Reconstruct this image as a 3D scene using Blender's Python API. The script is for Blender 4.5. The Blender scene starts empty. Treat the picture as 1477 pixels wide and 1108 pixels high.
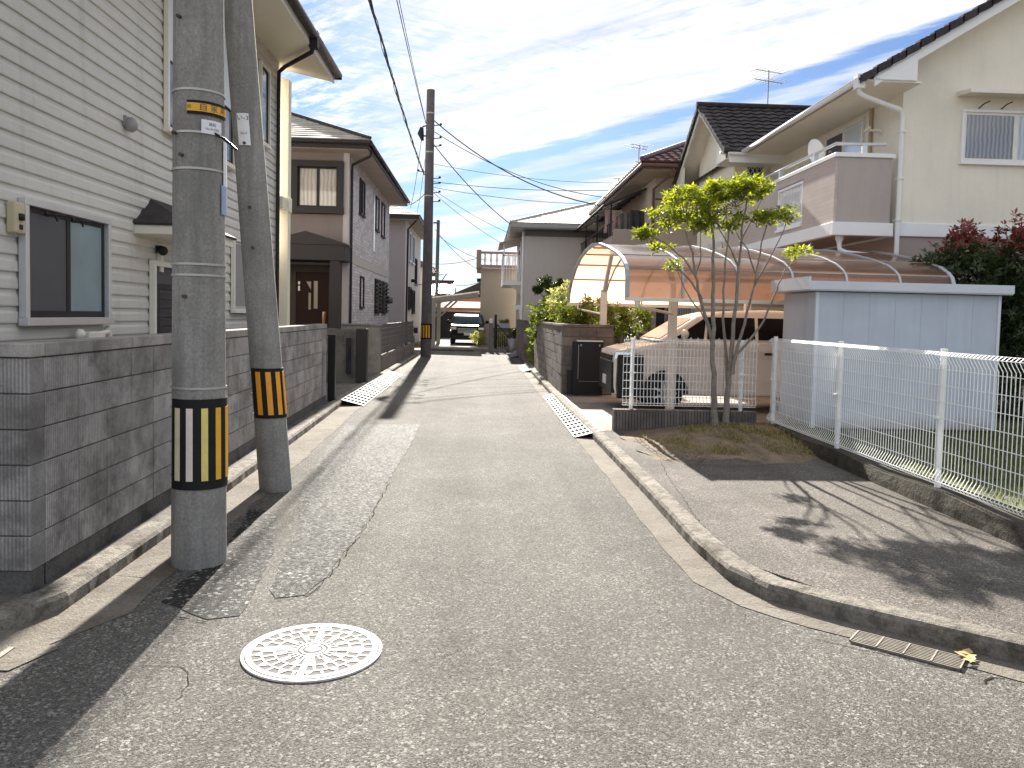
import bpy, math, random
from mathutils import Vector as V, Matrix
rnd = random.Random(7)
sc = bpy.context.scene
col = sc.collection
R = math.radians

# ------------------------------------------------------------------ camera
F, CX, CY, H = 1150., 738.5, 516., 1.70
YAW, PITCH, ROLL = R(2.23243), R(-2.985815), -0.023
_f = V((math.sin(YAW)*math.cos(PITCH), math.cos(YAW)*math.cos(PITCH), math.sin(PITCH)))
_r0 = V((math.cos(YAW), -math.sin(YAW), 0)); _u0 = _r0.cross(_f)
_c, _s = math.cos(ROLL), math.sin(ROLL)
_r = _r0*_c - _u0*_s; _u = _u0*_c + _r0*_s
EYE = V((0, 0, H))
cam = bpy.data.cameras.new('camera'); cam_o = bpy.data.objects.new('camera', cam); col.objects.link(cam_o)
cam_o.matrix_world = Matrix(((_r.x, _u.x, -_f.x, 0), (_r.y, _u.y, -_f.y, 0), (_r.z, _u.z, -_f.z, H), (0, 0, 0, 1)))
cam.sensor_fit = 'HORIZONTAL'; cam.sensor_width = 36; cam.lens = F/1477*36
cam.shift_y = -(554-CY)/1477; cam.clip_start = .05; cam.clip_end = 2000
sc.camera = cam_o
def ray(px, py): return _r*((px-CX)/F) - _u*((py-CY)/F) + _f
def Yp(px, py, y): d = ray(px, py); return EYE + d*(y/d.y)
def Xp(px, py, x): d = ray(px, py); return EYE + d*(x/d.x)
def Zp(px, py, z=0.): d = ray(px, py); return EYE + d*((z-H)/d.z)

# ------------------------------------------------------------------ mesh builder
class MB:
    def __init__(s): s.v = []; s.f = []; s.sm = []
    def add(s, vs, fs, sm=False):
        b = len(s.v); s.v += [tuple(p) for p in vs]
        for f in fs: s.f.append([b+i for i in f]); s.sm.append(sm)
        return s
    def box(s, x0, x1, y0, y1, z0, z1):
        return s.add([(x0,y0,z0),(x1,y0,z0),(x1,y1,z0),(x0,y1,z0),(x0,y0,z1),(x1,y0,z1),(x1,y1,z1),(x0,y1,z1)],
                     [(3,2,1,0),(4,5,6,7),(0,1,5,4),(1,2,6,5),(2,3,7,6),(3,0,4,7)])
    def fbox(s, fr, u0, u1, z0, z1, d0, d1):
        p = [fr(u0,z0,d0),fr(u1,z0,d0),fr(u1,z0,d1),fr(u0,z0,d1),fr(u0,z1,d0),fr(u1,z1,d0),fr(u1,z1,d1),fr(u0,z1,d1)]
        return s.add(p, [(3,2,1,0),(4,5,6,7),(0,1,5,4),(1,2,6,5),(2,3,7,6),(3,0,4,7)])
    def bar(s, p, q, w, h=None, up=(0,0,1)):
        p, q = V(p), V(q); h = h or w; d = (q-p).normalized(); up = V(up)
        if abs(d.dot(up)) > .97: up = V((0,1,0))
        a = d.cross(up).normalized()*w/2; b = a.cross(d).normalized()*h/2
        vs = [p-a-b,p+a-b,p+a+b,p-a+b,q-a-b,q+a-b,q+a+b,q-a+b]
        return s.add(vs, [(3,2,1,0),(4,5,6,7),(0,1,5,4),(1,2,6,5),(2,3,7,6),(3,0,4,7)])
    def tube(s, pts, r, n=8, cap=True, sm=True):
        pts = [V(p) for p in pts]; m = len(pts)
        rs = r if isinstance(r, (list, tuple)) else [r]*m
        d0 = (pts[1]-pts[0]).normalized()
        a = d0.cross(V((0,0,1)) if abs(d0.z) < .9 else V((1,0,0))).normalized()
        vs = []
        for i, p in enumerate(pts):
            d = (pts[min(i+1,m-1)]-pts[max(i-1,0)]).normalized()
            a = (a - d*a.dot(d)).normalized(); b = d.cross(a)
            for k in range(n):
                t = 2*math.pi*k/n; vs.append(p + (a*math.cos(t)+b*math.sin(t))*rs[i])
        fs = []
        for i in range(m-1):
            for k in range(n):
                k2 = (k+1) % n; fs.append((i*n+k, i*n+k2, (i+1)*n+k2, (i+1)*n+k))
        s.add(vs, fs, sm)
        if cap:
            s.add(vs[:n], [tuple(range(n))[::-1]]); s.add(vs[-n:], [tuple(range(n))])
        return s
    def prism(s, poly, vec):
        n = len(poly); vec = V(vec); a = [V(p) for p in poly]
        return s.add(a+[p+vec for p in a], [tuple(range(n))[::-1], tuple(range(n, 2*n))] + [(i,(i+1)%n,n+(i+1)%n,n+i) for i in range(n)])
    def sheet(s, poly): return s.add(poly, [tuple(range(len(poly)))])
    def lathe(s, c, prof, n=24, sm=True):
        vs = []; c = V(c)
        for r, z in prof:
            for k in range(n):
                t = 2*math.pi*k/n; vs.append(c+V((r*math.cos(t), r*math.sin(t), z)))
        fs = [(i*n+k, i*n+(k+1)%n, (i+1)*n+(k+1)%n, (i+1)*n+k) for i in range(len(prof)-1) for k in range(n)]
        s.add(vs, fs, sm); s.add(vs[:n], [tuple(range(n))[::-1]]); s.add(vs[-n:], [tuple(range(n))])
        return s
    def grid(s, fn, nu, nv, sm=False):
        vs = [fn(i/nu, j/nv) for j in range(nv+1) for i in range(nu+1)]
        return s.add(vs, [(j*(nu+1)+i, j*(nu+1)+i+1, (j+1)*(nu+1)+i+1, (j+1)*(nu+1)+i) for j in range(nv) for i in range(nu)], sm)
    def ball(s, c, r, n=10, sq=(1,1,1)):
        prof = [(max(.001, r*math.sin(math.pi*i/n)), -r*math.cos(math.pi*i/n)) for i in range(n+1)]
        m = MB().lathe((0,0,0), prof, n*2)
        return s.add([V(c)+V((p[0]*sq[0],p[1]*sq[1],p[2]*sq[2])) for p in m.v], m.f, True)
def Fr(o, u, n):
    o, u, n = V(o), V(u).normalized(), V(n).normalized()
    return lambda a, z, d=0.: o + u*a + V((0,0,z)) + n*d

def empty(name, label, cat, loc=(0,0,0), group=None):
    o = bpy.data.objects.new(name, None); o.location = loc; o.empty_display_size = .2; col.objects.link(o)
    return tag(o, label, cat, group)
def tag(o, label, cat, group=None):
    o['label'] = label; o['category'] = cat
    if group: o['group'] = group
    return o
def obj(name, mb, m, parent=None, bevel=0, seg=2, local=False, label=None, doubles=False):
    me = bpy.data.meshes.new(name); me.from_pydata(mb.v, [], mb.f); me.validate(); me.update()
    if len(me.polygons) == len(mb.sm): me.polygons.foreach_set('use_smooth', mb.sm)
    me.materials.append(m)
    o = bpy.data.objects.new(name, me); col.objects.link(o)
    if parent:
        o.parent = parent
        if not local and parent.type == 'EMPTY': o.location = -parent.location
    if bevel:
        b = o.modifiers.new('bevel', 'BEVEL'); b.width = bevel; b.segments = seg; b.limit_method = 'ANGLE'; b.angle_limit = R(40)
    if label: o['label'] = label
    return o
def struct(name, mb, m, kind='structure', **k):
    o = obj(name, mb, m, **k); o['kind'] = kind; return o

# ------------------------------------------------------------------ materials
def S(r, g, b):
    f = lambda c: (c/255/12.92 if c < 11 else ((c/255+.055)/1.055)**2.4)
    return (f(r), f(g), f(b))
class NT:
    def __init__(s, name):
        s.m = bpy.data.materials.new(name); s.m.use_nodes = True; s.t = s.m.node_tree
        s.b = s.t.nodes['Principled BSDF']; s.out = s.t.nodes['Material Output']
        s.tc = s.t.nodes.new('ShaderNodeTexCoord'); s.co = s.tc.outputs['Object']
    def n(s, typ, **k):
        o = s.t.nodes.new('ShaderNode'+typ)
        for a, v in k.items():
            if hasattr(o, a) and a not in o.inputs: setattr(o, a, v)
            else: s.set(o.inputs[a], v)
        return o
    def set(s, i, v):
        if isinstance(v, bpy.types.NodeSocket): s.t.links.new(v, i)
        elif isinstance(v, (tuple, list)) and i.type == 'RGBA': i.default_value = (*v[:3], 1)
        else: i.default_value = v
    def noise(s, scale, detail=4, rough=.6, vec=None, dist=0):
        return s.n('TexNoise', Vector=vec or s.co, Scale=scale, Detail=detail, Roughness=rough, Distortion=dist).outputs['Fac']
    def math(s, op, a, b=0., c=None, clamp=False):
        o = s.n('Math', operation=op, use_clamp=clamp); s.set(o.inputs[0], a); s.set(o.inputs[1], b)
        if c is not None: s.set(o.inputs[2], c)
        return o.outputs[0]
    def rng(s, v, a, b, c=0., d=1.):
        o = s.n('MapRange'); 
        for i, x in enumerate((v, a, b, c, d)): s.set(o.inputs[i], x)
        return o.outputs[0]
    def mix(s, f, a, b, mode='MIX'):
        o = s.n('Mix', data_type='RGBA', blend_type=mode); s.set(o.inputs[0], f); s.set(o.inputs[6], a); s.set(o.inputs[7], b)
        return o.outputs[2]
    def mapping(s, scale=(1,1,1), rot=(0,0,0), vec=None):
        o = s.n('Mapping'); s.set(o.inputs['Vector'], vec or s.co); o.inputs['Scale'].default_value = scale; o.inputs['Rotation'].default_value = rot
        return o.outputs[0]
    def swz(s, ax):
        x = s.n('SeparateXYZ'); s.set(x.inputs[0], s.co); c = s.n('CombineXYZ')
        for i, a in enumerate(ax):
            if a != '0': s.set(c.inputs[i], x.outputs['XYZ'.index(a)])
        return c.outputs[0]
    def bump(s, h, strength=.5, dist=.01, prev=None):
        o = s.n('Bump', Strength=strength, Distance=dist); s.set(o.inputs['Height'], h)
        if prev: s.set(o.inputs['Normal'], prev)
        return o.outputs[0]
    def done(s, c=None, rough=None, normal=None, **k):
        if c is not None: s.set(s.b.inputs['Base Color'], c)
        if rough is not None: s.set(s.b.inputs['Roughness'], rough)
        if normal is not None: s.set(s.b.inputs['Normal'], normal)
        for a, v in k.items(): s.set(s.b.inputs[a.replace('_', ' ')], v)
        return s.m
def sc3(c, k): return tuple(min(1, x*k) for x in c)
def M(name, c, rough=.75, var=.18, scale=3., bump=.15, bscale=80., island=0., streak=0., **k):
    n = NT(name)
    f = n.math('ADD', n.math('MULTIPLY', n.noise(scale, 5), .7), n.math('MULTIPLY', n.noise(scale*9, 3), .3))
    f = n.rng(f, .3, .7)
    cc = n.mix(f, sc3(c, 1-var), sc3(c, 1+var))
    if streak:
        g = n.noise(1., 4, .6, n.mapping((9, 9, .5))); cc = n.mix(n.rng(g, .5, .75, 0, streak), cc, sc3(c, .35))
    if island:
        g = n.n('NewGeometry').outputs['Random Per Island']; cc = n.mix(1., cc, n.mix(g, (1-island,)*3, (1,)*3), 'MULTIPLY')
    nm = n.bump(n.noise(bscale, 3), bump, .006) if bump else None
    return n.done(cc, rough, nm, **k)
def plain(name, c, rough=.5, **k): return M(name, c, rough, .07, 2., 0, **k)

def asphalt(name, base, bright, sc_=95., rough=.62, mottle=.25, spec=.05):
    n = NT(name)
    vo = n.n('TexVoronoi', Vector=n.co, Scale=sc_); vo2 = n.n('TexVoronoi', Vector=n.co, Scale=sc_*.55)
    sep = n.n('SeparateColor'); n.set(sep.inputs[0], vo.outputs['Color']); r1 = sep.outputs[0]
    sep2 = n.n('SeparateColor'); n.set(sep2.inputs[0], vo2.outputs['Color']); r2 = sep2.outputs[1]
    big = n.noise(.55, 5, .6); mid = n.noise(5, 4, .65)
    c = n.mix(n.rng(r1, .1, .95), sc3(base, .38), sc3(base, 1.4))
    c = n.mix(n.rng(r2, .80, .97, 0, .6), c, bright)
    c = n.mix(n.rng(mid, .35, .7, 0, .5), c, sc3(base, .75))
    c = n.mix(1., c, n.mix(n.rng(big, .32, .68), (1-mottle,)*3, (1+mottle*.3,)*3), 'MULTIPLY')
    trk = n.noise(1., 4, .55, n.mapping((1.5, .10, 1))); c = n.mix(1., c, n.mix(n.rng(trk, .35, .65), (.84,.83,.82), (1.08,1.08,1.08)), 'MULTIPLY')
    spot = n.noise(2.3, 6, .7); c = n.mix(n.rng(spot, .62, .72, 0, .5), c, sc3(base, .45))
    h = n.math('SUBTRACT', n.rng(r1, 0, 1, .2, 1), n.math('MULTIPLY', vo.outputs['Distance'], 1.2))
    return n.done(c, n.rng(r2, 0, 1, rough-.1, rough+.15), n.bump(h, .6, .004), Specular_IOR_Level=spec)
M_road = asphalt('asphalt_worn', (.130,.124,.114), (.40,.39,.365), 150., .85)
M_patch = asphalt('asphalt_patch', (.042,.041,.039), (.46,.455,.44), 95., .75, .25, .06)
M_apron = asphalt('asphalt_apron', (.142,.130,.117), (.32,.30,.28), 140., .85, .45)

def concrete(name, c, stain=(.10,.085,.06), sa=.5, bs=60., bump=.5, moss=0., streak=0.):
    n = NT(name)
    f = n.rng(n.noise(1.6, 6, .65), .3, .7); g = n.rng(n.noise(55, 3), .3, .7)
    cc = n.mix(f, sc3(c, .72), sc3(c, 1.12)); cc = n.mix(1., cc, n.mix(g, (.72,)*3, (1.12,)*3), 'MULTIPLY')
    cc = n.mix(n.rng(n.noise(3.4, 6, .7), .5, .66, 0, sa), cc, stain)
    if streak: cc = n.mix(n.rng(n.noise(1., 5, .65, n.mapping((11, 11, .7))), .45, .7, 0, streak), cc, sc3(c, .45))
    if moss: cc = n.mix(n.rng(n.noise(11, 5, .7), .48, .6, 0, moss), cc, (.035,.033,.022))
    return n.done(cc, .9, n.bump(n.math('ADD', n.noise(bs, 4, .7), n.noise(bs*.2, 3)), bump, .012), Specular_IOR_Level=.1)
M_gutter = concrete('gutter_concrete', (.185,.168,.143), (.105,.08,.055), .5, 70., 1.)
M_kerb = concrete('kerb_stone', (.24,.22,.19), (.06,.052,.04), .65, 70., 1., .5)
M_drive = concrete('drive_concrete', (.30,.285,.26), (.16,.14,.11), .4, 40., .2)
M_found = concrete('foundation_concrete', (.13,.125,.12), (.03,.03,.03), .7)
M_dark_stone = concrete('mossy_base', (.075,.066,.055), (.02,.02,.016), .7, 30., 1., .6)
M_pole = concrete('pole_concrete', (.30,.29,.27), (.17,.165,.155), .5, 35., .25, 0., .6)
M_pillar = concrete('pillar_concrete', (.27,.255,.235), (.12,.11,.10), .5)
M_soil = concrete('soil', (.19,.15,.105), (.08,.065,.04), .6, 25., 1.)

def block_mat(name, c, axis='Y', ribs=True, mold=.72):
    n = NT(name)
    g = n.n('NewGeometry').outputs['Random Per Island']
    base = n.mix(n.rng(n.noise(2.2, 6, .65), .3, .7), sc3(c, .8), sc3(c, 1.15))
    base = n.mix(1., base, n.mix(g, (.78,.76,.76), (1.1,1.1,1.12)), 'MULTIPLY')
    m = n.math('MULTIPLY', n.rng(n.noise(2.1, 7, .78), .44, .66), mold)
    base = n.mix(m, base, (.030,.028,.026)); base = n.mix(n.rng(n.noise(90, 3), .4, .7, 0, .35), base, sc3(c, .5))
    nm = n.bump(n.noise(110, 3, .7), .6, .006)
    if ribs:
        w = n.n('TexWave', Vector=n.co, Scale=15., Distortion=.5, bands_direction=axis); w.inputs['Detail Scale'].default_value = 3
        nm = n.bump(w.outputs['Fac'], .8, .010, nm); base = n.mix(n.rng(w.outputs['Fac'], 0, .5, .6, 0), base, sc3(c, .28))
    return n.done(base, .95, nm, Specular_IOR_Level=.1)
M_block = block_mat('ribbed_block', (.50,.48,.46), 'Y')
M_block_x = block_mat('ribbed_block_end', (.40,.385,.365), 'X')
M_block_far = block_mat('dark_block', (.22,.195,.18), 'Y', False, .5)
M_block_tile = block_mat('planter_tile', (.20,.175,.16), 'X', False, .5)
M_mortar = M('mortar', (.10,.095,.09), .95)
M_cap = block_mat('coping_block', (.36,.34,.315), 'Y', False, .5)

def brick(name, c, mortar, bw, bh, ax, ms=.012, bump=.5, tint=.25):
    n = NT(name); v = n.swz(ax)
    b = n.n('TexBrick', Vector=v, Color1=sc3(c, 1-tint), Color2=sc3(c, 1+tint), Mortar=mortar, Scale=1.)
    b.inputs['Brick Width'].default_value = bw; b.inputs['Row Height'].default_value = bh; b.inputs['Mortar Size'].default_value = ms
    cc = n.mix(n.rng(n.noise(2, 5), .35, .7, 0, .3), b.outputs['Color'], sc3(c, .7))
    return n.done(cc, .7, n.bump(b.outputs['Fac'], -bump, .01))
M_h2tile = brick('stone_tile_wall', (.62,.565,.575), (.36,.33,.33), .24, .085, 'YZ0', .008, .7)
M_balc_brick = brick('balcony_brick_wall', (.50,.425,.375), (.45,.38,.335), .30, .085, 'YZ0', .006, .45, .05)

def siding_mat():
    n = NT('cream_siding')
    c = (.58,.56,.515); f = n.rng(n.noise(.9, 5), .3, .7); cc = n.mix(f, sc3(c, .92), sc3(c, 1.06))
    g = n.noise(1., 4, .6, n.mapping((6, 6, 40.))); cc = n.mix(n.rng(g, .45, .75, 0, .18), cc, sc3(c, .6))
    g = n.noise(1., 4, .6, n.mapping((7, 7, .5))); cc = n.mix(n.rng(g, .55, .8, 0, .3), cc, (.22,.20,.15))
    return n.done(cc, .55, n.bump(n.noise(1., 3, .6, n.mapping((5, 5, 160.))), .1, .004))
M_siding = siding_mat()
def shed_mat():
    n = NT('blue_white_shed_steel'); c = (.50,.545,.62)
    cc = n.mix(n.rng(n.noise(2., 5), .3, .7), sc3(c, .94), sc3(c, 1.06)); g = n.noise(1., 4, .6, n.mapping((9, 9, .5))); cc = n.mix(n.rng(g, .5, .78, 0, .16), cc, sc3(c, .5))
    x = n.n('SeparateXYZ'); n.set(x.inputs[0], n.co); k = n.math('SUBTRACT', n.rng(x.outputs[2], .62, .25), n.math('MULTIPLY', n.noise(7, 6, .7), .9), clamp=True)
    cc = n.mix(n.math('MULTIPLY', k, 1.3, clamp=True), cc, (.20,.17,.12)); return n.done(cc, .5, n.bump(n.noise(2.5, 2), .1, .01))
M_cream = M('cream_stucco', (.80,.745,.63), .9, .06, 1.2, .5, 140., streak=.10)
M_white = M('white_paint', (.80,.80,.79), .5, .05, 2., .05)
M_offwhite = M('offwhite_trim', (.74,.71,.63), .55, .08, 2., .05)
M_cream_trim = M('cream_trim', (.78,.72,.58), .5, .05, 2., .05)
M_alu = plain('silver_aluminium', (.62,.63,.64), .38, Metallic=.5)
M_rib = plain('grey_frame_aluminium', (.42,.44,.47), .5, Metallic=.2)
M_weath = plain('weathered_aluminium', (.34,.32,.29), .6)
M_galv = plain('galvanised_steel', (.33,.34,.33), .7, Specular_IOR_Level=.15)
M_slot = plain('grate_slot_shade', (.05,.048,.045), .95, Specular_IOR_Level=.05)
M_dark = plain('dark_brown_metal', (.026,.022,.024), .55, Specular_IOR_Level=.25)
M_black = plain('black_metal', (.014,.014,.016), .45, Specular_IOR_Level=.3)
M_soffit = M('soffit_board', (.55,.51,.45), .8, .06)
M_taupe = M('taupe_balcony_panel', (.43,.37,.335), .9, .06, 1.5, .4, 120., streak=.10)
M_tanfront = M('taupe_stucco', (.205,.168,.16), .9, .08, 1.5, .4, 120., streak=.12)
M_pinktan = M('pinkish_tan_panel', (.37,.305,.275), .85, .06, 1.5, .3, 120.)
M_grey_house = M('greige_stucco', (.56,.515,.475), .9, .06, .8, .4, 90., streak=.10)
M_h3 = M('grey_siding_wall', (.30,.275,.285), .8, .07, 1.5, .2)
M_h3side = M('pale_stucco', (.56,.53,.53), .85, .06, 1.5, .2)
M_tan_house = M('tan_stucco', (.50,.44,.35), .9, .08, 1.)
M_brown_wall = M('brownish_stucco', (.46,.385,.315), .9, .08, 1.)
M_tile_dark = M('dark_roof_tile', (.060,.052,.054), .8, .4, 7., .4, 60., island=.45, Specular_IOR_Level=.2)
M_tile_red = M('red_brown_roof_tile', (.115,.055,.052), .4, .3, 6., .2, 60.)
M_slate = M('weathered_slate', (.42,.385,.33), .7, .25, 6., .3, 60., island=.35)
M_bright_roof = M('pale_roof_slate', (.52,.49,.44), .6, .15, 5., .2, 60., island=.2)

M_shed = shed_mat()
M_meshwhite = plain('white_coated_wire', (.82,.83,.82), .4)
M_yellow = M('yellow_reflective', (.72,.38,.02), .5, .12, 9., 0)
M_paleyellow = M('faded_yellow', (.66,.55,.16), .55, .15, 9., 0)
M_palecream = M('faded_cream', (.62,.55,.36), .55, .15, 9., 0)
M_palewhite = M('faded_white', (.66,.58,.52), .55, .12, 9., 0)
M_bandblack = M('black_band', (.012,.012,.013), .6, .3, 9., .1, Specular_IOR_Level=.2)
M_plate = M('white_plate', (.72,.72,.74), .5, .08, 9., 0)
M_ink = plain('sign_ink', (.07,.06,.06), .7)
M_blueplate = M('blue_grey_plate', (.30,.36,.50), .5, .1)
M_steelband = plain('steel_strap', (.42,.40,.37), .45, Metallic=.4)
M_rust = M('rusty_steel', (.075,.05,.038), .8, .4, 12.)
M_wood_grey = M('grey_weathered_pole', (.115,.10,.10), .85, .3, 4., .4)
M_cable = plain('black_cable', (.02,.02,.022), .6)
M_whitemetal = M('manhole_white_metal', (.56,.55,.52), .7, .15, 10., .2, Specular_IOR_Level=.15)
M_bark = M('grey_bark', (.23,.195,.165), .9, .35, 14., .8, 60.)
M_terracotta = M('terracotta', (.32,.14,.08), .9)
M_redsoil = M('red_brick_paving', (.30,.13,.075), .9, .3, 9.)

def leaf_mat(name, c1, c2, trans=.45, rough=.45, red=None, zr=(0,1)):
    n = NT(name)
    g = n.n('NewGeometry').outputs['Random Per Island']
    c = n.mix(g, c1, c2)
    if red:
        x = n.n('SeparateXYZ'); n.set(x.inputs[0], n.co)
        k = n.math('ADD', n.rng(x.outputs[2], zr[0], zr[1]), n.rng(g, 0, 1, -.35, .35), clamp=True)
        c = n.mix(n.rng(k, .45, .6), c, n.mix(g, red, sc3(red, 1.8)))
    n.done(c, rough)
    t = n.n('BsdfTranslucent'); n.set(t.inputs[0], n.mix(1., c, (1.5,1.4,.8), 'MULTIPLY'))
    mx = n.n('MixShader'); n.set(mx.inputs[0], trans); n.set(mx.inputs[1], n.b.outputs[0]); n.set(mx.inputs[2], t.outputs[0])
    n.set(n.out.inputs[0], mx.outputs[0]); return n.m
M_leaf = leaf_mat('yellow_green_leaf', (.10,.15,.012), (.27,.29,.022), .5)
M_leaf_dark = leaf_mat('dark_leaf', (.018,.035,.008), (.05,.08,.018), .25)
M_leaf_mid = leaf_mat('mid_green_leaf', (.05,.08,.012), (.16,.19,.03), .45)
M_leaf_pale = leaf_mat('variegated_leaf', (.20,.24,.08), (.50,.50,.30), .4)
M_leaf_red = leaf_mat('red_tipped_leaf', (.022,.040,.012), (.065,.09,.03), .25, .4, (.15,.035,.032), (2.75, 3.3))
M_grass = leaf_mat('grass_blade', (.045,.07,.012), (.12,.14,.03), .35, .7)
M_weed = leaf_mat('dry_weed', (.10,.11,.03), (.34,.29,.14), .3, .8)
M_lawn = M('lawn_soil', (.075,.085,.028), .95, .4, 9., .6, 40.)

def glass(name, c, rough=.04, fold=0., c2=None, ax='Y', ripple=0.):
    n = NT(name); cc = n.mix(n.rng(n.noise(1.3, 3), .3, .7), sc3(c, .8), sc3(c, 1.15))
    if fold:
        w = n.n('TexWave', Vector=n.co, Scale=fold, Distortion=2.5, bands_direction=ax)
        cc = n.mix(w.outputs['Fac'], cc, c2)
    nm = n.bump(n.noise(130 if ripple else 2.5, 2), ripple or .02, .01)
    return n.done(cc, .6, None, Coat_Weight=1., Coat_Roughness=rough, Coat_Normal=nm)
M_glass = glass('dark_window_glass', (.03,.035,.04))
M_screen = M('insect_screen', (.085,.085,.09), .7, .1, 3., 0)
M_frost = glass('frosted_glass', (.20,.29,.32), .25, ripple=.6)
M_curtY = glass('curtained_glass_side', (.22,.21,.21), .04, 5., (.42,.41,.40), 'Y')
M_curtX = glass('curtained_glass', (.16,.17,.19), .04, 4., (.32,.33,.36), 'X')
M_curtXb = glass('bright_curtained_glass', (.36,.40,.47), .04, 4., (.55,.58,.63), 'X')
M_curt_tan = glass('lace_curtained_glass', (.30,.275,.25), .04, 3., (.46,.43,.39), 'X')
M_skyglass = plain('painted_sky_glass', (.70,.77,.84), .12, Metallic=.25)  # bright sky reflection put into the base colour of the glass
def polycarb(name, tint, tl, ft, ior=1.45):
    n = NT(name)
    tint = n.mix(n.rng(n.noise(2.2, 5), .35, .7), tint, sc3(tint, .8)); tl2 = n.mix(n.rng(n.noise(7, 5, .7), .55, .75, 0, .5), tl, sc3(tl, .55))
    tr = n.n('BsdfTransparent'); n.set(tr.inputs[0], tint)
    ts = n.n('BsdfTranslucent'); n.set(ts.inputs[0], tl2)
    df = n.n('BsdfDiffuse'); n.set(df.inputs[0], (.32,.27,.25,1)); gl = n.n('BsdfGlossy'); gl.inputs['Roughness'].default_value = .16
    a = n.n('MixShader'); n.set(a.inputs[0], ft); n.set(a.inputs[1], ts.outputs[0]); n.set(a.inputs[2], tr.outputs[0])
    c = n.n('MixShader'); n.set(c.inputs[0], .05); n.set(c.inputs[1], a.outputs[0]); n.set(c.inputs[2], df.outputs[0])
    lw = n.n('LayerWeight'); lw.inputs[0].default_value = .5; fo = n.math('MULTIPLY_ADD', n.math('POWER', lw.outputs['Facing'], 4.), .75, .045)
    b = n.n('MixShader'); n.set(b.inputs[0], fo); n.set(b.inputs[1], c.outputs[0]); n.set(b.inputs[2], gl.outputs[0])
    n.set(n.out.inputs[0], b.outputs[0]); return n.m
M_poly = polycarb('bronze_polycarbonate', (.55,.43,.36), (.58,.385,.275), .16)
M_polyclear = polycarb('smoky_polycarbonate', (.6,.58,.55), (.5,.48,.45), .4)
M_vanpaint = plain('pearl_cream_paint', (.80,.76,.70), .3, Coat_Weight=.6)
M_carpaint = plain('dark_grey_paint', (.012,.012,.014), .45, Specular_IOR_Level=.12)
M_tint = plain('tinted_car_glass', (.006,.006,.007), .12, Specular_IOR_Level=.25)
M_tyre = plain('tyre_rubber', (.02,.02,.02), .85)
M_lamp = plain('headlamp_glass', (.75,.76,.78), .08, Metallic=.6)
M_cloth_pink = M('pink_cloth', (.38,.27,.27), .95); M_cloth_dark = M('dark_cloth', (.05,.05,.052), .95); M_cloth_grey = M('grey_cloth', (.17,.165,.16), .95)

# ------------------------------------------------------------------ helpers for things
def window(parent, fr, u0, u1, z0, z1, frame, panes, sash=None, t=.05, d=.05, name='window', mull=.04):
    """outer frame; one sash and one pane per entry of panes"""
    m = MB()
    m.fbox(fr, u0, u1, z1-t, z1, 0, d); m.fbox(fr, u0-.01, u1+.01, z0-.012, z0+t, 0, d+.02)
    m.fbox(fr, u0, u0+t, z0+t, z1-t, 0, d); m.fbox(fr, u1-t, u1, z0+t, z1-t, 0, d)
    w = obj(name, m, frame, parent, .004, 1)
    n = len(panes); a0, a1 = u0+t, u1-t; st = (a1-a0)/n
    for i, pm in enumerate(panes):
        p0, p1 = a0+st*i, a0+st*(i+1); dd = .018 if i % 2 else .03
        m = MB(); m.fbox(fr, p0, p1, z1-t-mull, z1-t, 0.004, dd); m.fbox(fr, p0, p1, z0+t, z0+t+mull*1.3, 0.004, dd)
        m.fbox(fr, p0, p0+mull, z0+t+mull*1.3, z1-t-mull, 0.004, dd); m.fbox(fr, p1-mull, p1, z0+t+mull*1.3, z1-t-mull, 0.004, dd)
        obj('sash', m, sash or frame, w)
        m = MB(); m.fbox(fr, p0+mull, p1-mull, z0+t+mull*1.3, z1-t-mull, .003, dd-.008); obj('pane', m, pm, w)
    return w
def tiles(mb, o, u, v, ul, vl, pu, pv, lb=None, rb=None, wave=.0, th=.03, nsub=4):
    """courses of tiles on the plane o + u*a + v*b; lb/rb give the left and right ends at height b"""
    o, u, v = V(o), V(u).normalized(), V(v).normalized(); n = u.cross(v).normalized()
    if n.z < 0: n = -n
    nv = max(1, round(vl/pv)); pv = vl/nv
    for j in range(nv):
        b0, b1 = j*pv, (j+1)*pv
        a0 = max(lb(b0), lb(b1)) if lb else 0; a1 = min(rb(b0), rb(b1)) if rb else ul
        l0, l1 = (lb(b0), lb(b1)) if lb else (0, 0); r0, r1 = (rb(b0), rb(b1)) if rb else (ul, ul)
        k = max(1, round((r0-l0)/pu))
        for i in range(k):
            s = i/k; e = (i+1)/k; off = .5/k if j % 2 and not wave else 0
            s0 = max(0, s-off); e0 = min(1, e-off) if i < k-1 else 1
            ns = nsub if wave else 1
            jit = rnd.uniform(-.003, .003)
            vs = []
            for q in range(ns+1):
                t = s0+(e0-s0)*q/ns; hgt = wave*(.5-.5*math.cos(2*math.pi*q/ns)) if wave else 0
                p0 = o+u*(l0+(r0-l0)*t)+v*b0; p1 = o+u*(l1+(r1-l1)*t)+v*(b1+.02)
                vs += [p0+n*.001, p0+n*(th+hgt+jit), p1+n*(.006+hgt*.9+jit)]
            fs = []
            for q in range(ns):
                fs += [(q*3, q*3+3, q*3+4, q*3+1), (q*3+1, q*3+4, q*3+5, q*3+2)]
            fs += [(0, 1, 2), (ns*3+2, ns*3+1, ns*3)]
            mb.add(vs, fs)
    return mb
def leaf(mb, p, d, up, L, W):
    d = d.normalized(); s = d.cross(up)
    if s.length < .01: s = d.cross(V((1,0,0)))
    s.normalize(); n = s.cross(d)
    m = p+d*L*.5-n*L*.05
    mb.add([p, m+s*W*.5+n*L*.06, p+d*L-n*L*.12, m-s*W*.5+n*L*.06, m], [(0,4,1),(1,4,2),(2,4,3),(3,4,0)])
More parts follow.
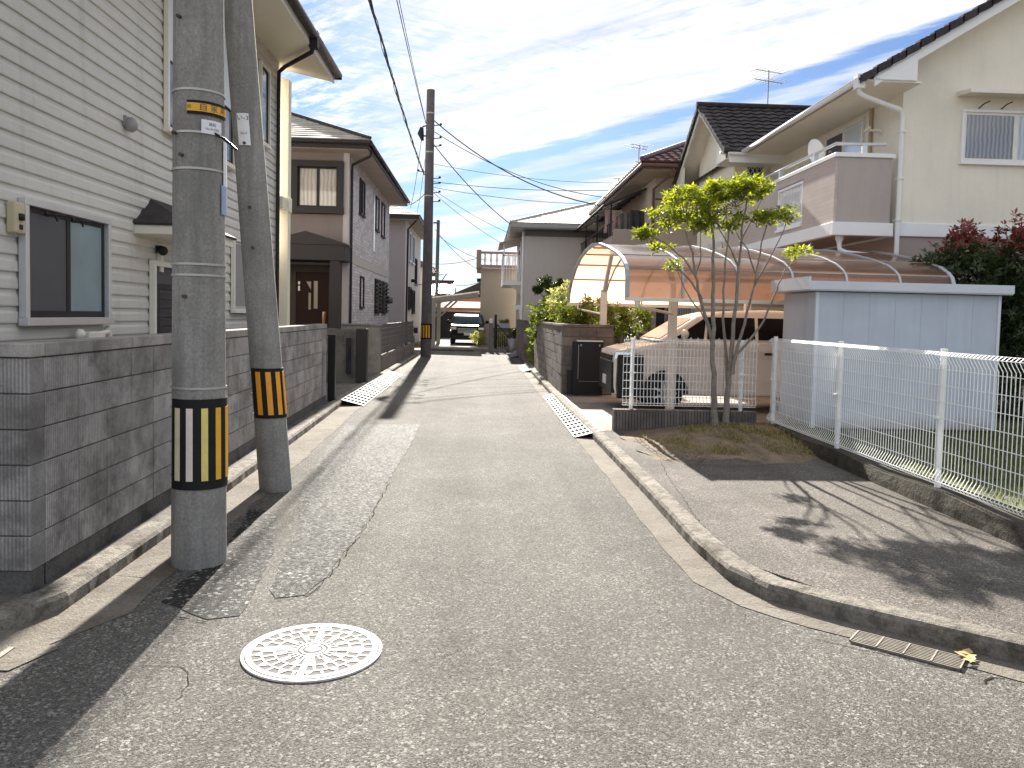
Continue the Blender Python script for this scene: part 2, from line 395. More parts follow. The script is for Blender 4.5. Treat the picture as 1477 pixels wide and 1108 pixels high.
def rv(): 
    while 1:
        p = V((rnd.uniform(-1,1), rnd.uniform(-1,1), rnd.uniform(-1,1)))
        if .05 < p.length < 1: return p
def rosettes(mb, c, r, n, L=.075, per=9, up=.5):
    c = V(c)
    for _ in range(n):
        q = rv(); q = V((q.x*r[0], q.y*r[1], q.z*r[2])); p = c+q
        ax = (rv().normalized()*.6+V((0,0,up))).normalized()
        for k in range(per):
            t = 2*math.pi*(k/per)+rnd.random()
            a = ax.cross(V((1,.2,.1))).normalized(); b = ax.cross(a)
            d = a*math.cos(t)+b*math.sin(t)+ax*rnd.uniform(-.1,.7)
            l = L*rnd.uniform(.65,1.2)
            leaf(mb, p+d*.01, d, ax, l, l*.38)
def block_wall(fr, L, z0, n, h, t, mats, parent=None, bw=.4, cap=.075, found=0, name='blocks', gap=.008):
    core = MB(); core.fbox(fr, .012, L-.012, z0, z0+n*h+.004, -t+.012, -.012)
    m = MB()
    for j in range(n):
        k = max(1, round(L/bw)); w = L/k
        for i in range(k):
            m.fbox(fr, i*w+gap/2, (i+1)*w-gap/2, z0+j*h+gap/2, z0+(j+1)*h-gap/2, -t, rnd.uniform(-.002,.002))
    c = obj('mortar', core, M_mortar, parent); b = obj(name, m, mats[0], parent, .004, 1)
    if cap:
        m = MB(); k = max(1, round(L/(bw*1.5))); w = L/k
        for i in range(k): m.fbox(fr, i*w+.002, (i+1)*w-.002, z0+n*h+.005, z0+n*h+cap, -t-.006, .008)
        obj('coping', m, mats[1], parent, .006, 2)
    if found:
        m = MB(); m.fbox(fr, .01, L-.01, found, z0-.001, -t+.01, -.008); obj('foundation', m, M_found, parent)
def cable(name, p, q, sag, r, label, n=14, group=None, cat='cable'):
    p, q = V(p), V(q); pts = [p.lerp(q, i/n)-V((0,0,sag*4*(i/n)*(1-i/n))) for i in range(n+1)]
    return tag(obj(name, MB().tube(pts, r, 5), M_cable), label, cat, group)
def sweep(mb, path, prof, closed=True):
    """prof = list of (offset to the left of travel, z) swept along an XY path"""
    P = [V((x, y, 0)) for x, y in path]; n = len(P); k = len(prof); vs = []
    for i, p in enumerate(P):
        a = (P[i]-P[i-1]).normalized() if i else None; b = (P[i+1]-P[i]).normalized() if i < n-1 else None
        a = a or b; b = b or a
        t = (a+b).normalized(); nn = V((-t.y, t.x, 0)); m = 1/max(.5, t.dot(a))
        for o, z in prof: vs.append(p+nn*o*m+V((0,0,z)))
    fs = [(i*k+j, i*k+(j+1)%k, (i+1)*k+(j+1)%k, (i+1)*k+j) for i in range(n-1) for j in range(k if closed else k-1)]
    if closed: fs += [tuple(range(k)), tuple(range((n-1)*k, n*k))[::-1]]
    mb.add(vs, fs); return mb
def dense(path, step=.25):
    out = []
    for (a, b), (c, d) in zip(path, path[1:]):
        n = max(1, int(math.hypot(c-a, d-b)/step))
        out += [(a+(c-a)*i/n, b+(d-b)*i/n) for i in range(n)]
    return out+[path[-1]]

# ================================================================== SETTING
RK = [(1.5,37.2),(1.53,16.3),(1.59,10.7),(1.61,7.4),(1.60,5.8),(1.64,5.1),(1.78,4.74),(2.03,4.47),(2.77,3.83),(4.3,2.45),(5.1,2.1),(14,2.05)]
LK = [(-14,3.97),(-3.2,3.98),(-2.7,4.02),(-2.42,4.16),(-2.29,4.5),(-2.30,6.),(-2.39,10.),(-2.53,15.2),(-2.56,37.2)]
struct('ground', MB().sheet([(-400,-60,-.03),(400,-60,-.03),(400,700,-.03),(-400,700,-.03)]), M_soil)
struct('road', MB().sheet([(-14,-8,0),(14,-8,0),(14,2.4,0),(5,2.45,0),(1.9,4.9,0),(1.7,37.4,0),(-2.7,37.4,0),(-2.45,4.3,0),(-14,4.3,0)]), M_road)
# gutters: concrete channel strips along each kerb, a ragged asphalt edge on top of them
def strip(path, a, b, z, jag=0.):
    P = dense(path, .18); m = MB(); n = len(P); vs = []
    for i, (x, y) in enumerate(P):
        q, w = P[max(0,i-1)], P[min(n-1,i+1)]; t = V((w[0]-q[0], w[1]-q[1], 0)).normalized(); nn = V((-t.y, t.x, 0))
        vs += [V((x,y,z))+nn*a, V((x,y,z))+nn*(b+rnd.uniform(-jag,jag))]
    return m.add(vs, [(2*i,2*i+2,2*i+3,2*i+1) for i in range(n-1)])
struct('gutter_strip', strip(RK[:9]+[(4.3,2.45)], .02, -.23, .004, .012), M_gutter)
struct('gutter_strip', strip(LK[2:], .02, -.36, .004, .02), M_gutter)
# kerbs
def kerb(path, side, w=.15, h=.10, nm='kerb'):
    P = dense(path, .12); q = []
    for i, (x, y) in enumerate(P): q.append((x+rnd.uniform(-.004,.004), y+rnd.uniform(-.004,.004)))
    s = side; return struct(nm, sweep(MB(), q, [(0,-.02),(s*.004,h*.72),(s*.022,h*.95),(s*.045,h),(s*w,h+.004),(s*w,-.02)]), M_kerb)
kerb(RK, 1); kerb(LK, 1)
struct('pavement', MB().prism([(1.74,11.18,-.02),(1.75,5.2,-.02),(2.1,4.62,-.02),(4.38,2.58,-.02),(4.42,11.18,-.02)], (0,0,.118)), M_apron)
struct('driveway', MB().prism([(1.70,16.62,-.02),(1.745,11.24,-.02),(12,11.24,-.02),(12,23,-.02),(4.6,23,-.02),(2.6,16.62,-.02)], (0,0,.115)), M_drive)
struct('paving', MB().sheet([(1.80,11.3,.100),(1.80,12.6,.100),(4.4,12.6,.100),(5.6,11.3,.100)]), M_redsoil)
struct('yard', MB().prism([(-14,4.2,-.02),(-2.45,4.2,-.02),(-2.72,37,-.02),(-14,37,-.02)], (0,0,.10)), M_found)
struct('yard', MB().prism([(1.66,23.1,-.02),(1.66,37.2,-.02),(14,37.2,-.02),(14,23.1,-.02)], (0,0,.10)), M_soil)
struct('driveway', MB().prism([(-2.6,37.6,-.02),(1.2,37.6,-.02),(1.2,60,-.02),(-2.6,60,-.02)], (0,0,.16)), M_drive)
struct('path', MB().prism([(1.3,37.7,-.02),(3.,37.7,-.02),(3.,50,-.02),(1.3,50,-.02)], (0,0,.10)), M_drive)
struct('threshold', MB().box(-2.35,-.35,37.28,37.58,-.02,.07), M_found)
# darker repair strip in the asphalt
def zpoly(pts, z): return [Zp(x, y, z) for x, y in pts]
def rag(pts, step=.12, j=.012):
    out = []
    for i, p in enumerate(pts):
        q = pts[(i+1) % len(pts)]; n = max(1, int((q-p).length/step))
        for k in range(n):
            v = p.lerp(q, k/n); out.append(v+V((rnd.uniform(-j,j), rnd.uniform(-j,j), 0)))
    return out
struct('asphalt_patch', MB().sheet(rag(zpoly([(440,858),(470,833),(520,768),(560,694),(592,642),(606,612),(500,612),(468,650),(432,712),(432,760),(405,812),(388,850),(398,862)], .004))), M_patch)
struct('asphalt_patch', MB().sheet(rag(zpoly([(232,868),(300,893),(345,888),(362,862),(392,800),(402,735),(360,735),(322,800),(260,840)], .004))), M_patch)
cr = MB()
def crack(pts, w, z):
    P = []
    for a, b in zip(pts, pts[1:]):
        a, b = Zp(*a, z), Zp(*b, z); n = max(2, int((b-a).length/.06)); P += [a.lerp(b, k/n)+V((rnd.uniform(-.012,.012), rnd.uniform(-.012,.012), 0)) for k in range(n)]
    for a, b in zip(P, P[1:]):
        d = (b-a).normalized(); s = V((-d.y, d.x, 0))*w*rnd.uniform(.12,.6)
        cr.add([a-s, b-s, b+s, a+s], [(0,1,2,3)])
for pts, w, z in [([(441,861),(470,835),(523,768),(563,694)], .006, .0065), ([(388,866),(441,861)], .004, .0065),
                  ([(250,890),(300,897),(346,889)], .008, .0065), ([(930,620),(965,690),(1007,750),(1060,810),(1092,838)], .005, .1), ([(1092,838),(1170,856),(1268,871)], .007, .1),
                  ([(170,830),(200,832),(224,834)], .008, .0065), ([(205,960),(262,962),(273,978),(262,1005),(240,1018)], .005, .003),
                  ([(1180,922),(1240,936),(1390,970),(1425,980)], .006, .003), ([(1418,986),(1428,976),(1477,982)], .012, .003),
                  ([(500,613),(605,613)], .008, .0065)]:
    crack(pts, w, z)
struct('pavement_crack', cr, M('crack_dirt', (.028,.025,.022), 1., .3, 9., 0, Specular_IOR_Level=0.))

# soil mound with dry weeds in front of the planter
def mound(u, v):
    x = 1.95+2.35*u; y = 8.95+2.2*v
    h = .095 + (.17*min(1, u*1.6)*(v**.8) if v > .02 else -.02) + .02*math.sin(x*9+y*5)*v*(1-v)*4 + rnd.uniform(-.008,.008)
    y += (.15*math.sin(x*5)+.07*math.sin(x*13))*(1-v)
    return (x+.06*math.sin(y*7)*(1-u), y, h)
struct('soil_bed', MB().grid(mound, 40, 34, True), M_soil)
def blades(n, fx, L, W, mt, nm):
    m = MB()
    for _ in range(n):
        x, y, z = fx(); a = rnd.uniform(0, 6.28); l = L*rnd.uniform(.5,1.3); lean = V((math.cos(a), math.sin(a), 0))*l*rnd.uniform(.1,.8)
        s = V((-math.sin(a), math.cos(a), 0))*W; p = V((x,y,z)); t = p+lean+V((0,0,l))
        m.add([p-s, p+s, t, p.lerp(t,.55)+V((0,0,l*.12))-s*.8, p.lerp(t,.55)+V((0,0,l*.12))+s*.8], [(0,1,4,3),(3,4,2)])
    return struct(nm, m, mt, 'stuff')
def fw():
    while 1:
        x = rnd.uniform(2.2,4.3); y = rnd.uniform(9.3,11.1)
        if math.sin(x*4+y*3)+math.sin(x*9-y*4)*.6+rnd.uniform(-.7,.9)+(x-3) > .1:
            u = (x-1.95)/2.35; v = (y-8.95)/2.2; return x, y, .09+.17*min(1,u*1.6)*v**.8-.005
blades(4200, fw, .045, .005, M_weed, 'weeds')
ltr = MB()
for _ in range(420):
    x, y = rnd.uniform(2.0,4.2), rnd.uniform(9.0,11.1); u = (x-1.95)/2.35; v = (y-8.95)/2.2; a = rnd.uniform(0,6.28)
    leaf(ltr, V((x,y,.10+.17*min(1,u*1.6)*max(0,v)**.8)), V((math.cos(a),math.sin(a),rnd.uniform(0,.4))), V((0,0,1)), rnd.uniform(.02,.055), rnd.uniform(.01,.025))
struct('leaf_litter', ltr, M('dry_litter', (.30,.22,.12), .9, .4, 20.), 'stuff')
struct('lawn', MB().prism([(4.40,11.3,-.02),(4.40,2.4,-.02),(14,2.4,-.02),(14,14.2,-.02),(7.4,14.2,-.02),(7.4,11.3,-.02)], (0,0,.25)), M_lawn)
blades(26000, lambda: (rnd.uniform(4.42,9.2), rnd.uniform(4.8,11.2), .228), .055, .0045, M_grass, 'grass')

# ================================================================== MANHOLE, DRAINS, GRATES
mh = empty('manhole_cover', 'round white-painted manhole cover with radiating slots set in the road', 'manhole cover', (-.81,3.94,0))
def ring(r0, r1, z, n=72): 
    return [(r0,z),(r1,z)]
m = MB()
def disc_ring(mb, r0, r1, z, a0=0, a1=2*math.pi, n=64):
    vs = []
    for i in range(n+1):
        t = a0+(a1-a0)*i/n; vs += [(r0*math.cos(t), r0*math.sin(t), z), (r1*math.cos(t), r1*math.sin(t), z)]
    mb.add(vs, [(2*i,2*i+1,2*i+3,2*i+2) for i in range(n)])
MR = .335
disc = MB().lathe((0,0,0), [(.318,.0),(.318,.0098)], 72, False); obj('recess', disc, M('manhole_recess', (.055,.05,.046), .85, .3, 14.), mh, local=True)
fr_ = MB(); 
def ringsolid(mb, r0, r1, z0, z1, n=72):
    mb.lathe((0,0,0), [(r0,z0),(r0,z1),(r1,z1),(r1,z0)], n, False); mb.f = mb.f[:-2]; mb.sm = mb.sm[:-2]
ringsolid(fr_, .327, .343, .001, .010); obj('rim', fr_, M_whitemetal, mh, local=True)
m = MB(); ringsolid(m, .294, .322, .005, .013); ringsolid(m, .240, .250, .005, .013); ringsolid(m, .178, .188, .005, .013)
ringsolid(m, .075, .084, .005, .013); ringsolid(m, .05, .062, .005, .013); m.lathe((0,0,0), [(.04,.005),(.04,.012),(.03,.016)], 24)
def seg(mb, r0, r1, t, w0, w1, top=.0128):
    c, s = math.cos(t), math.sin(t); f = lambda r, w, z: (r*c-w*s, r*s+w*c, z)
    p = [f(r0,-w0,.005), f(r1,-w1,.005), f(r1,w1,.005), f(r0,w0,.005), f(r0,-w0,top), f(r1,-w1,top), f(r1,w1,top), f(r0,w0,top)]
    mb.add(p, [(4,5,6,7),(0,1,5,4),(1,2,6,5),(2,3,7,6),(3,0,4,7)])
for i in range(4): seg(m, .08, .30, i*math.pi/2+math.pi/2*1, .013, .016, .0134)
N_ = 26
for i in range(N_):
    t = 2*math.pi*(i+.5)/N_
    seg(m, .08, .125, t, .0028, .0055); seg(m, .12, .18, t+math.pi/N_*(i % 2), .0055, .008); seg(m, .184, .244, t, .0065, .0065)
    seg(m, .246, .30, t+math.pi/N_, .007, .006); 
    if i % 2: seg(m, .246, .275, t+math.pi/N_, .024, .010, .0131)
obj('lid', m, M_whitemetal, mh, local=True)

def grating(name, label, x0, x1, y0, y1, tilt, npan, cross=.11, group=None, z=.012):
    g = empty(name, label, 'drain grate', ((x0+x1)/2, (y0+y1)/2, 0), group)
    L = (y1-y0)/npan; zb = z-.010
    for k in range(npan):
        a, b = y0+k*L+.006, y0+(k+1)*L-.006; m = MB()
        zz = lambda x: z+tilt*(x-min(x0,x1) if tilt > 0 else x-max(x0,x1))
        W_ = x1-x0; nl = 6; nc = max(2, round((b-a)/.34))
        for i in range(nl+1): x = x0+W_*i/nl; m.bar((x,a,zz(x)), (x,b,zz(x)), .022, .004)
        for i in range(nc+1): y = a+(b-a)*i/nc; m.bar((x0,y,zz(x0)+.002), (x1,y,zz(x1)+.002), .085, .004)
        pn = obj('panel', m, M_galv, g)
        obj('slot_shade', MB().add([(x0,a,zz(x0)-.012),(x1,a,zz(x1)-.012),(x1,b,zz(x1)-.012),(x0,b,zz(x0)-.012)], [(0,1,2,3)]), M_slot, pn)  # dark sheet added for the shade below the bars
    return g
grating('drain_grate', 'long ramp of steel grating by the right kerb beside the mesh fence planter', 1.345,1.70,11.15,16.9,.27,6)
grating('drain_grate', 'short steel grating ramp by the right kerb beside the dark block wall', 1.28,1.66,24.2,27.0,.27,3)
grating('drain_grate', 'farthest steel grating ramp on the right, near the white flower pot', 1.22,1.62,32.5,35.6,.27,3)
grating('drain_grate', 'longer steel grating ramp by the left kerb in front of the driveway opening', -2.52,-2.12,14.55,18.95,-.25,4)
grating('drain_grate', 'shorter steel grating ramp by the left kerb in front of the pale concrete pillar', -2.53,-2.16,19.15,22.2,-.25,3)
g = empty('gutter_grate', 'rusty grate set flush in the gutter at the right kerb corner', 'drain grate', (2.33,4.05,0))
o_, d_ = V((2.11,4.23,.008)), V((.76,-.65,0)); s_ = V((-.65,-.76,0)); m = MB()
obj('pit', MB().sheet([o_+V((0,0,-.002)), o_+d_*.52+V((0,0,-.002)), o_+d_*.52+s_*.17+V((0,0,-.002)), o_+s_*.17+V((0,0,-.002))]), M_bandblack, g)
for i in range(9): m.bar(o_+s_*(.17*i/8), o_+s_*(.17*i/8)+d_*.52, .007, .012)
for i in range(5): m.bar(o_+d_*(.52*i/4)+V((0,0,.005)), o_+d_*(.52*i/4)+s_*.17+V((0,0,.005)), .008, .008)
obj('bars', m, M('dull_grate_steel', (.20,.18,.15), .6, .4, 14., Metallic=.5), g)
g = empty('gutter_grate', 'small slotted drain grate at the left kerb corner under the block wall', 'drain grate', (-2.45,3.85,0))
obj('slab', MB().sheet([(-2.9,3.72,.006),(-2.16,3.70,.006),(-2.06,3.95,.006),(-2.33,4.12,.006),(-2.9,4.0,.006)]), M_gutter, g)
m = MB()
for i in range(7): m.box(-2.75+i*.075,-2.72+i*.075,3.77,3.95,.0065,.012)
obj('bars', m, bpy.data.materials['dull_grate_steel'], g)
# little leaves in the gutter
for i, (px, py) in enumerate([(1388,950),(1400,956),(1394,946)]):
    p = Zp(px, py, .012); mb = MB(); a = rnd.uniform(0, 6)
    leaf(mb, p, V((math.cos(a), math.sin(a), .25)), V((0,0,1)), .09, .05)
    leaf(mb, p+V((.03,0,.004)), V((math.cos(a+2), math.sin(a+2), .3)), V((0,0,1)), .07, .04)
    tag(obj('dry_leaf', mb, M('dry_leaf_brown', (.50,.36,.14), .8, .3) if i == 0 else bpy.data.materials['dry_leaf_brown']), 'dry tan fallen leaf lying at the end of the kerb corner grate', 'leaf', 'fallen leaves by the gutter grate')

# ================================================================== LEFT BLOCK WALL
A, B = V((-2.49,4.5,0)), V((-2.77,14.4,0)); dAB = (B-A); LAB = dAB.length; uAB = dAB.normalized(); nAB = V((uAB.y,-uAB.x,0))
bw_ = empty('block_wall', 'long grey ribbed concrete block wall in front of the cream sided house', 'wall', tuple(A))
block_wall(Fr(A+uAB*.155, uAB, nAB), LAB-.155, .205, 6, .20, .15, (M_block, M_cap), bw_, .4, .08, .04)
block_wall(Fr(A+V((-6,0,0)), (1,0,0), (0,-1,0)), 6.0, .205, 6, .20, .15, (M_block_x, M_cap), bw_, .4, .08, .04, name='end_face')
m = MB(); q = Fr(A, uAB, nAB)
for i in range(9):  # rounded cement skirt on the last joint
    pass
m.tube([q(LAB-.42,z,.012) for z in (.25,.6,.95)], [.05,.055,.05], 8); m.ball(q(LAB-.30,1.08,.0), .17, 8, (.25,1,1))
obj('mortar_patch', m, M('pale_mortar_smear', (.24,.235,.24), .95, .15), bw_)
# ================================================================== POLES
def pole(name, label, base, top, r0, r1, mt, n=28, cat='utility pole'):
    base, top = V(base), V(top); e = empty(name, label, cat, tuple(base))
    pts = [base+(top-base)*(i/12) for i in range(13)]; rs = [r0+(r1-r0)*i/12 for i in range(13)]
    obj('shaft', MB().tube(pts, rs, n), mt, e)
    at = lambda z: base+(top-base)*((z-base.z)/(top.z-base.z)); rad = lambda z: r0+(r1-r0)*((z-base.z)/(top.z-base.z))
    return e, at, rad
def wrap(at, rad, z0, z1, a0, a1, off, n=14, curved=True):
    """a curved sheet on the pole from angle a0 to a1 (0 = +X, -90 = towards the street mouth)"""
    vs = []
    for z in (z0, z1):
        c = at(z); 
        for o2 in (off, off-.004):
            for i in range(n+1):
                t = R(a0+(a1-a0)*i/n); rr = rad(z)+o2; vs.append(c+V((math.cos(t)*rr, math.sin(t)*rr, 0)))
    k = n+1; fs = []
    for i in range(n): fs += [(i,i+1,2*k+i+1,2*k+i), (2*k+i,2*k+i+1,3*k+i+1,3*k+i), (i+1,i,k+i,k+i+1)]
    fs += [(0,2*k,3*k,k), (n,k+n,3*k+n,2*k+n)]
    return MB().add(vs, fs)
def strap(at, rad, z, parent, mt=None, r=.004, a0=0, a1=360, h=.014):
    obj('strap', wrap(at, rad, z, z+h, a0, a1, .006, 32), mt or M_steelband, parent)
def text(body, size, mt, parent, c, u, up, name='lettering', bend=None):
    cu = bpy.data.curves.new('lettering', 'FONT'); cu.body = body; cu.size = size; cu.align_x = 'CENTER'; cu.align_y = 'CENTER'
    t = bpy.data.objects.new('lettering', cu); col.objects.link(t)
    bpy.context.view_layer.update()
    me = bpy.data.meshes.new_from_object(t.evaluated_get(bpy.context.evaluated_depsgraph_get()))
    bpy.data.objects.remove(t); u, up = V(u).normalized(), V(up).normalized()
    for v in me.vertices:
        x, y = v.co.x, v.co.y
        v.co = bend(x, y) if bend else V(c)+u*x+up*y
    me.materials.clear(); me.materials.append(mt)
    o = bpy.data.objects.new(name, me); col.objects.link(o); o.parent = parent
    if parent.type == 'EMPTY': o.location = -parent.location
    return o
np_, at, rad = pole('utility_pole', 'thick upright concrete utility pole with black, white and yellow striped band', (-1.865,5.36,-.02), (-1.90,5.37,10.3), .176,.118, M_pole)
np_['group'] = 'concrete poles beside the block wall'
zc = lambda y: Yp(285, y, 5.18).z
obj('striped_band', wrap(at, rad, zc(708), zc(577), -138, 40, .008, 26), M_bandblack, np_)
for a, mt in ((-118,M_palecream),(-90,M_palewhite),(-60,M_paleyellow),(-30,M_yellow),(0,M_yellow),(25,M_yellow)):
    obj('stripe', wrap(at, rad, zc(695), zc(590), a-6.6, a+6.6, .0115, 4), mt, np_)
for y in (128,190,243,382,398,563): strap(at, rad, zc(y), np_)
for y in (592,643,692): strap(at, rad, zc(y), np_, a0=-200, a1=-136, h=.008)
for y, a in ((190,-128),(22,-115),(223,-108),(428,-100)):
    obj('bolt', MB().tube([at(zc(y))+V((math.cos(R(a)),math.sin(R(a)),0))*(rad(zc(y))-.01), at(zc(y))+V((math.cos(R(a)),math.sin(R(a)),0))*(rad(zc(y))+.028)], .012, 8), M_rust, np_)
z1, z0 = zc(143), zc(163)
obj('sign_backing', wrap(at, rad, z0, z1, -96, 5, .008, 16), M_bandblack, np_)
ys = obj('yellow_sign', wrap(at, rad, z0+.018, z1-.018, -96, 5, .0115, 16), M_yellow, np_)
zm = (z0+z1)/2
def bendp(a0, z, off=.013): return lambda x, y: at(z+y)+V((math.cos(R(a0)+x/rad(z)), math.sin(R(a0)+x/rad(z)), 0))*(rad(z)+off)
for k_, g_ in enumerate('自家用'): text(g_, .052, M_ink, np_, None, (1,0,0), (0,0,1), bend=bendp(-62+k_*24, zm))
text('✳', .03, M_ink, np_, None, (1,0,0), (0,0,1), bend=bendp(-91, zm))
za, zb = zc(190), zc(170)
obj('white_tag', wrap(at, rad, za, zb, -66, -18, .010, 8), M_plate, np_)
text('高松', .024, M_ink, np_, None, (1,0,0), (0,0,1), bend=bendp(-42, za*.32+zb*.68, .012))
text('No.24-7005', .018, M_ink, np_, None, (1,0,0), (0,0,1), bend=bendp(-42, za*.65+zb*.35, .012))
obj('side_plate', wrap(at, rad, zc(305), zc(262), -18, 20, .012, 6), M_blueplate, np_)
obj('side_plate', wrap(at, rad, zc(262), zc(196), -10, 16, .012, 6), M_plate, np_)
obj('conduit_arm', MB().tube([at(zc(186))+V((.12,-.1,0)), at(zc(190))+V((.19,-.08,-.02)), at(zc(198))+V((.25,-.02,-.04))], .009, 8), M_black, np_)

lp, at2, rad2 = pole('utility_pole', 'slimmer concrete pole leaning left behind, with black and orange striped band', (-1.925,7.60,-.02), (-2.72,7.55,9.6), .150,.105, M_pole)
lp['group'] = 'concrete poles beside the block wall'
zd = lambda y: Yp(395, y, 7.45).z
obj('striped_band', wrap(at2, rad2, zd(604), zd(532), -139, 40, .008, 20), M_bandblack, lp)
for a in (-107,-71,-36,-2,26): obj('stripe', wrap(at2, rad2, zd(599), zd(537), a-9, a+9, .0115, 4), M('orange_reflective', (.78,.33,.015), .5, .1, 9., 0) if a == -107 else bpy.data.materials['orange_reflective'], lp)
for y in (540,570,600): strap(at2, rad2, zd(y), lp, a0=-215, a1=-148, h=.008)
obj('white_plate', wrap(at2, rad2, zd(211), zd(165), -112, -68, .010, 8), M_plate, lp)
text('い-3', .055, M_ink, lp, None, (1,0,0), (0,0,1), bend=lambda x, y: at2(zd(172)+y)+V((math.cos(R(-90)+x/.13), math.sin(R(-90)+x/.13), 0))*(rad2(zd(172))+.012))
text('26-4', .03, M_ink, lp, None, (1,0,0), (0,0,1), bend=lambda x, y: at2(zd(194)+y)+V((math.cos(R(-90)+x/.13), math.sin(R(-90)+x/.13), 0))*(rad2(zd(194))+.012))
for y, a in ((358,-88),(300,-92),(208,-90)): obj('bolt', MB().tube([at2(zd(y))+V((0,-rad2(zd(y))+.01,0)), at2(zd(y))+V((0,-rad2(zd(y))-.02,0))], .014, 8), M_rust, lp)

fp, at3, rad3 = pole('utility_pole', 'tall grey pole at the far end of the lane carrying the cables', (-2.19,31.7,-.02), (-2.17,31.7,10.43), .215,.155, M_wood_grey, 18)
zf = lambda y: Yp(614, y, 31.7).z
obj('striped_band', wrap(at3, rad3, zf(489), zf(467), -170, 0, .012, 12), M_bandblack, fp)
for a in (-140,-112,-84,-56): obj('stripe', wrap(at3, rad3, zf(487), zf(469), a-8, a+8, .018, 3), M_yellow, fp)
m = MB(); p = at3(8.75); m.tube([p+V((-.32,-.05,.22)), p+V((-.36,-.05,-.02)), p+V((-.28,-.05,-.3))], [.07,.13,.05], 10); m.tube([p+V((-.3,-.05,.25)), p+V((0,-.05,.32))], .03, 6)
m.tube([p+V((-.3,-.05,-.1)), p+V((0,-.05,-.12))], .03, 6); obj('cable_closure', m, M_black, fp)
for z, s in ((9.05,1),(8.55,1),(8.25,1),(7.25,-1),(7.0,1),(6.8,1),(6.45,1),(6.1,1)):
    p = at3(z); m = MB(); m.tube([p, p+V((.42*s,-.1,.02))], .018, 6); m.ball(p+V((.42*s,-.1,.05)), .05, 6); obj('insulator_bracket', m, M_dark, fp)
for z in (9.5,8.0,6.3): strap(at3, rad3, z, fp, h=.05)

bp = empty('utility_pole', 'small thin dark pole standing beyond the end carport', 'utility pole', (-3.45,60,0))
obj('shaft', MB().tube([(-3.45,60,0),(-3.38,60,8.7)], [.17,.12], 10), M('dark_teal_pole', (.03,.05,.055), .7), bp)
m = MB(); m.bar((-3.35,60,8.5),(-3.75,60,8.5),.1); m.tube([(-3.4,60,4.6),(-2.7,60,4.75),(-3.3,60,3.8)], .04, 6); obj('bracket', m, M_dark, bp)

# ================================================================== LEFT: CREAM SIDED HOUSE
h1 = empty('siding_house', 'cream clapboard house with dark windows behind the long grey block wall', 'house', (-5.8,9.5,0))
XW = -3.8; f1 = Fr((XW,0,0), (0,1,0), (1,0,0)); Y0, Y1, ZT = 4.9, 14.86, 6.22
f1w = Fr((XW+.026,0,0), (0,1,0), (1,0,0))
m = MB(); step = .139; z = .30; k = 0
while z < ZT-.01:
    z2 = min(ZT, z+step)
    prof = [(-.02,z),(.020,z),(.022,z+.012),(.018,z+step*.55),(.006,z+step*.72),(.004,z2),(-.02,z2)]
    ya = Y0; 
    for yb in (Y1,):
        m.add([f1(ya,zz,d) for d,zz in prof]+[f1(yb,zz,d) for d,zz in prof], [(i,i+1,8+i,7+i) for i in range(6)]+[tuple(range(7))[::-1], tuple(range(7,14))])
    z = z2
obj('siding', m, M_siding, h1)
m = MB(); m.box(-12,XW-.021,Y0,Y1-.002,.1,ZT-.01); obj('wall', m, M_cream, h1)
m = MB(); m.fbox(f1, Y1-.05, Y1+.03, .1, ZT, -.05, .03); m.fbox(f1, Y0-.03, Y1+.03, .1, .295, -.02, .028); obj('corner_trim', m, M_offwhite, h1)
# roof
m = MB(); m.prism([(-2.90,4.1,6.02),(-3.9,4.1,6.23),(-13,4.1,6.23),(-13,4.1,6.3),(-8,4.1,8.4),(-2.90,4.1,6.22)], (0,11.28,0)); obj('soffit', m, M_cream_trim, h1)
m = MB(); m.bar((-2.885,4.05,6.12),(-2.885,15.40,6.12),.03,.24); obj('fascia', m, M_offwhite, h1)
m = MB(); 
vs = []
for y in (4.0,15.42):
    for i in range(9):
        t = math.pi*(1+i/8); vs.append((-2.80+.065*math.cos(t), y, 6.17+.075*math.sin(t)))
m.add(vs, [(i,i+1,10+i,9+i) for i in range(8)], True); m.box(-2.875,-2.735,15.42,15.44,6.08,6.19)
gt = obj('gutter', m, M_dark, h1); so = gt.modifiers.new('s','SOLIDIFY'); so.thickness = .012
m = MB(); tiles(m, (-2.86,15.46,6.24), (0,-1,0), (-.92,0,.39), 11.4, 5.6, .3, .28, th=.03); m.prism([(-2.87,4.1,6.235),(-13,4.1,6.32),(-8,4.1,8.42)], (0,11.35,0)); obj('roof', m, M_tile_dark, h1)
m = MB(); p0 = Xp(452,72,-2.82); m.box(-2.88,-2.74,p0.y-.08,p0.y+.08,5.96,6.22); y_ = 14.72
m.tube([(-2.82,p0.y,6.0),(-2.86,p0.y+.06,5.92),(-3.60,y_-.12,5.92+.12),(-3.73,y_,5.98),(-3.735,y_,5.8),(-3.735,y_,.1)], .036, 8); obj('downspout', m, M_dark, h1)
# windows
w = window(h1, f1w, 6.66, 8.16, 1.54, 2.57, M_alu, [M_screen, M_frost], M_dark, .055, .065, mull=.045)
for u in (6.98,7.42):
    m = MB(); m.tube([f1w(u-.02,2.47,.05), f1w(u,2.47,.13), f1w(u+.10,2.475,.16)], .012, 6); m.tube([f1w(u,2.47,.13), f1w(u+.02,2.42,.14)], .010, 6); m.fbox(f1w, u-.04,u,2.45,2.50,.066,.078); obj('bracket', m, M_black, w)
w = window(h1, f1w, 9.62, 12.22, 3.78, 5.75, M_offwhite, [M_glass, M_glass], M_dark, .05, .06)
m = MB(); m.fbox(f1w, 9.70, 12.14, 4.62, 5.69, .032, .046); obj('shutter', m, plain('pale_blind', (.62,.66,.70), .5), w)
w = window(h1, f1w, 13.55, 14.12, 4.48, 5.82, M_offwhite, [M_glass], M_dark, .05, .06)
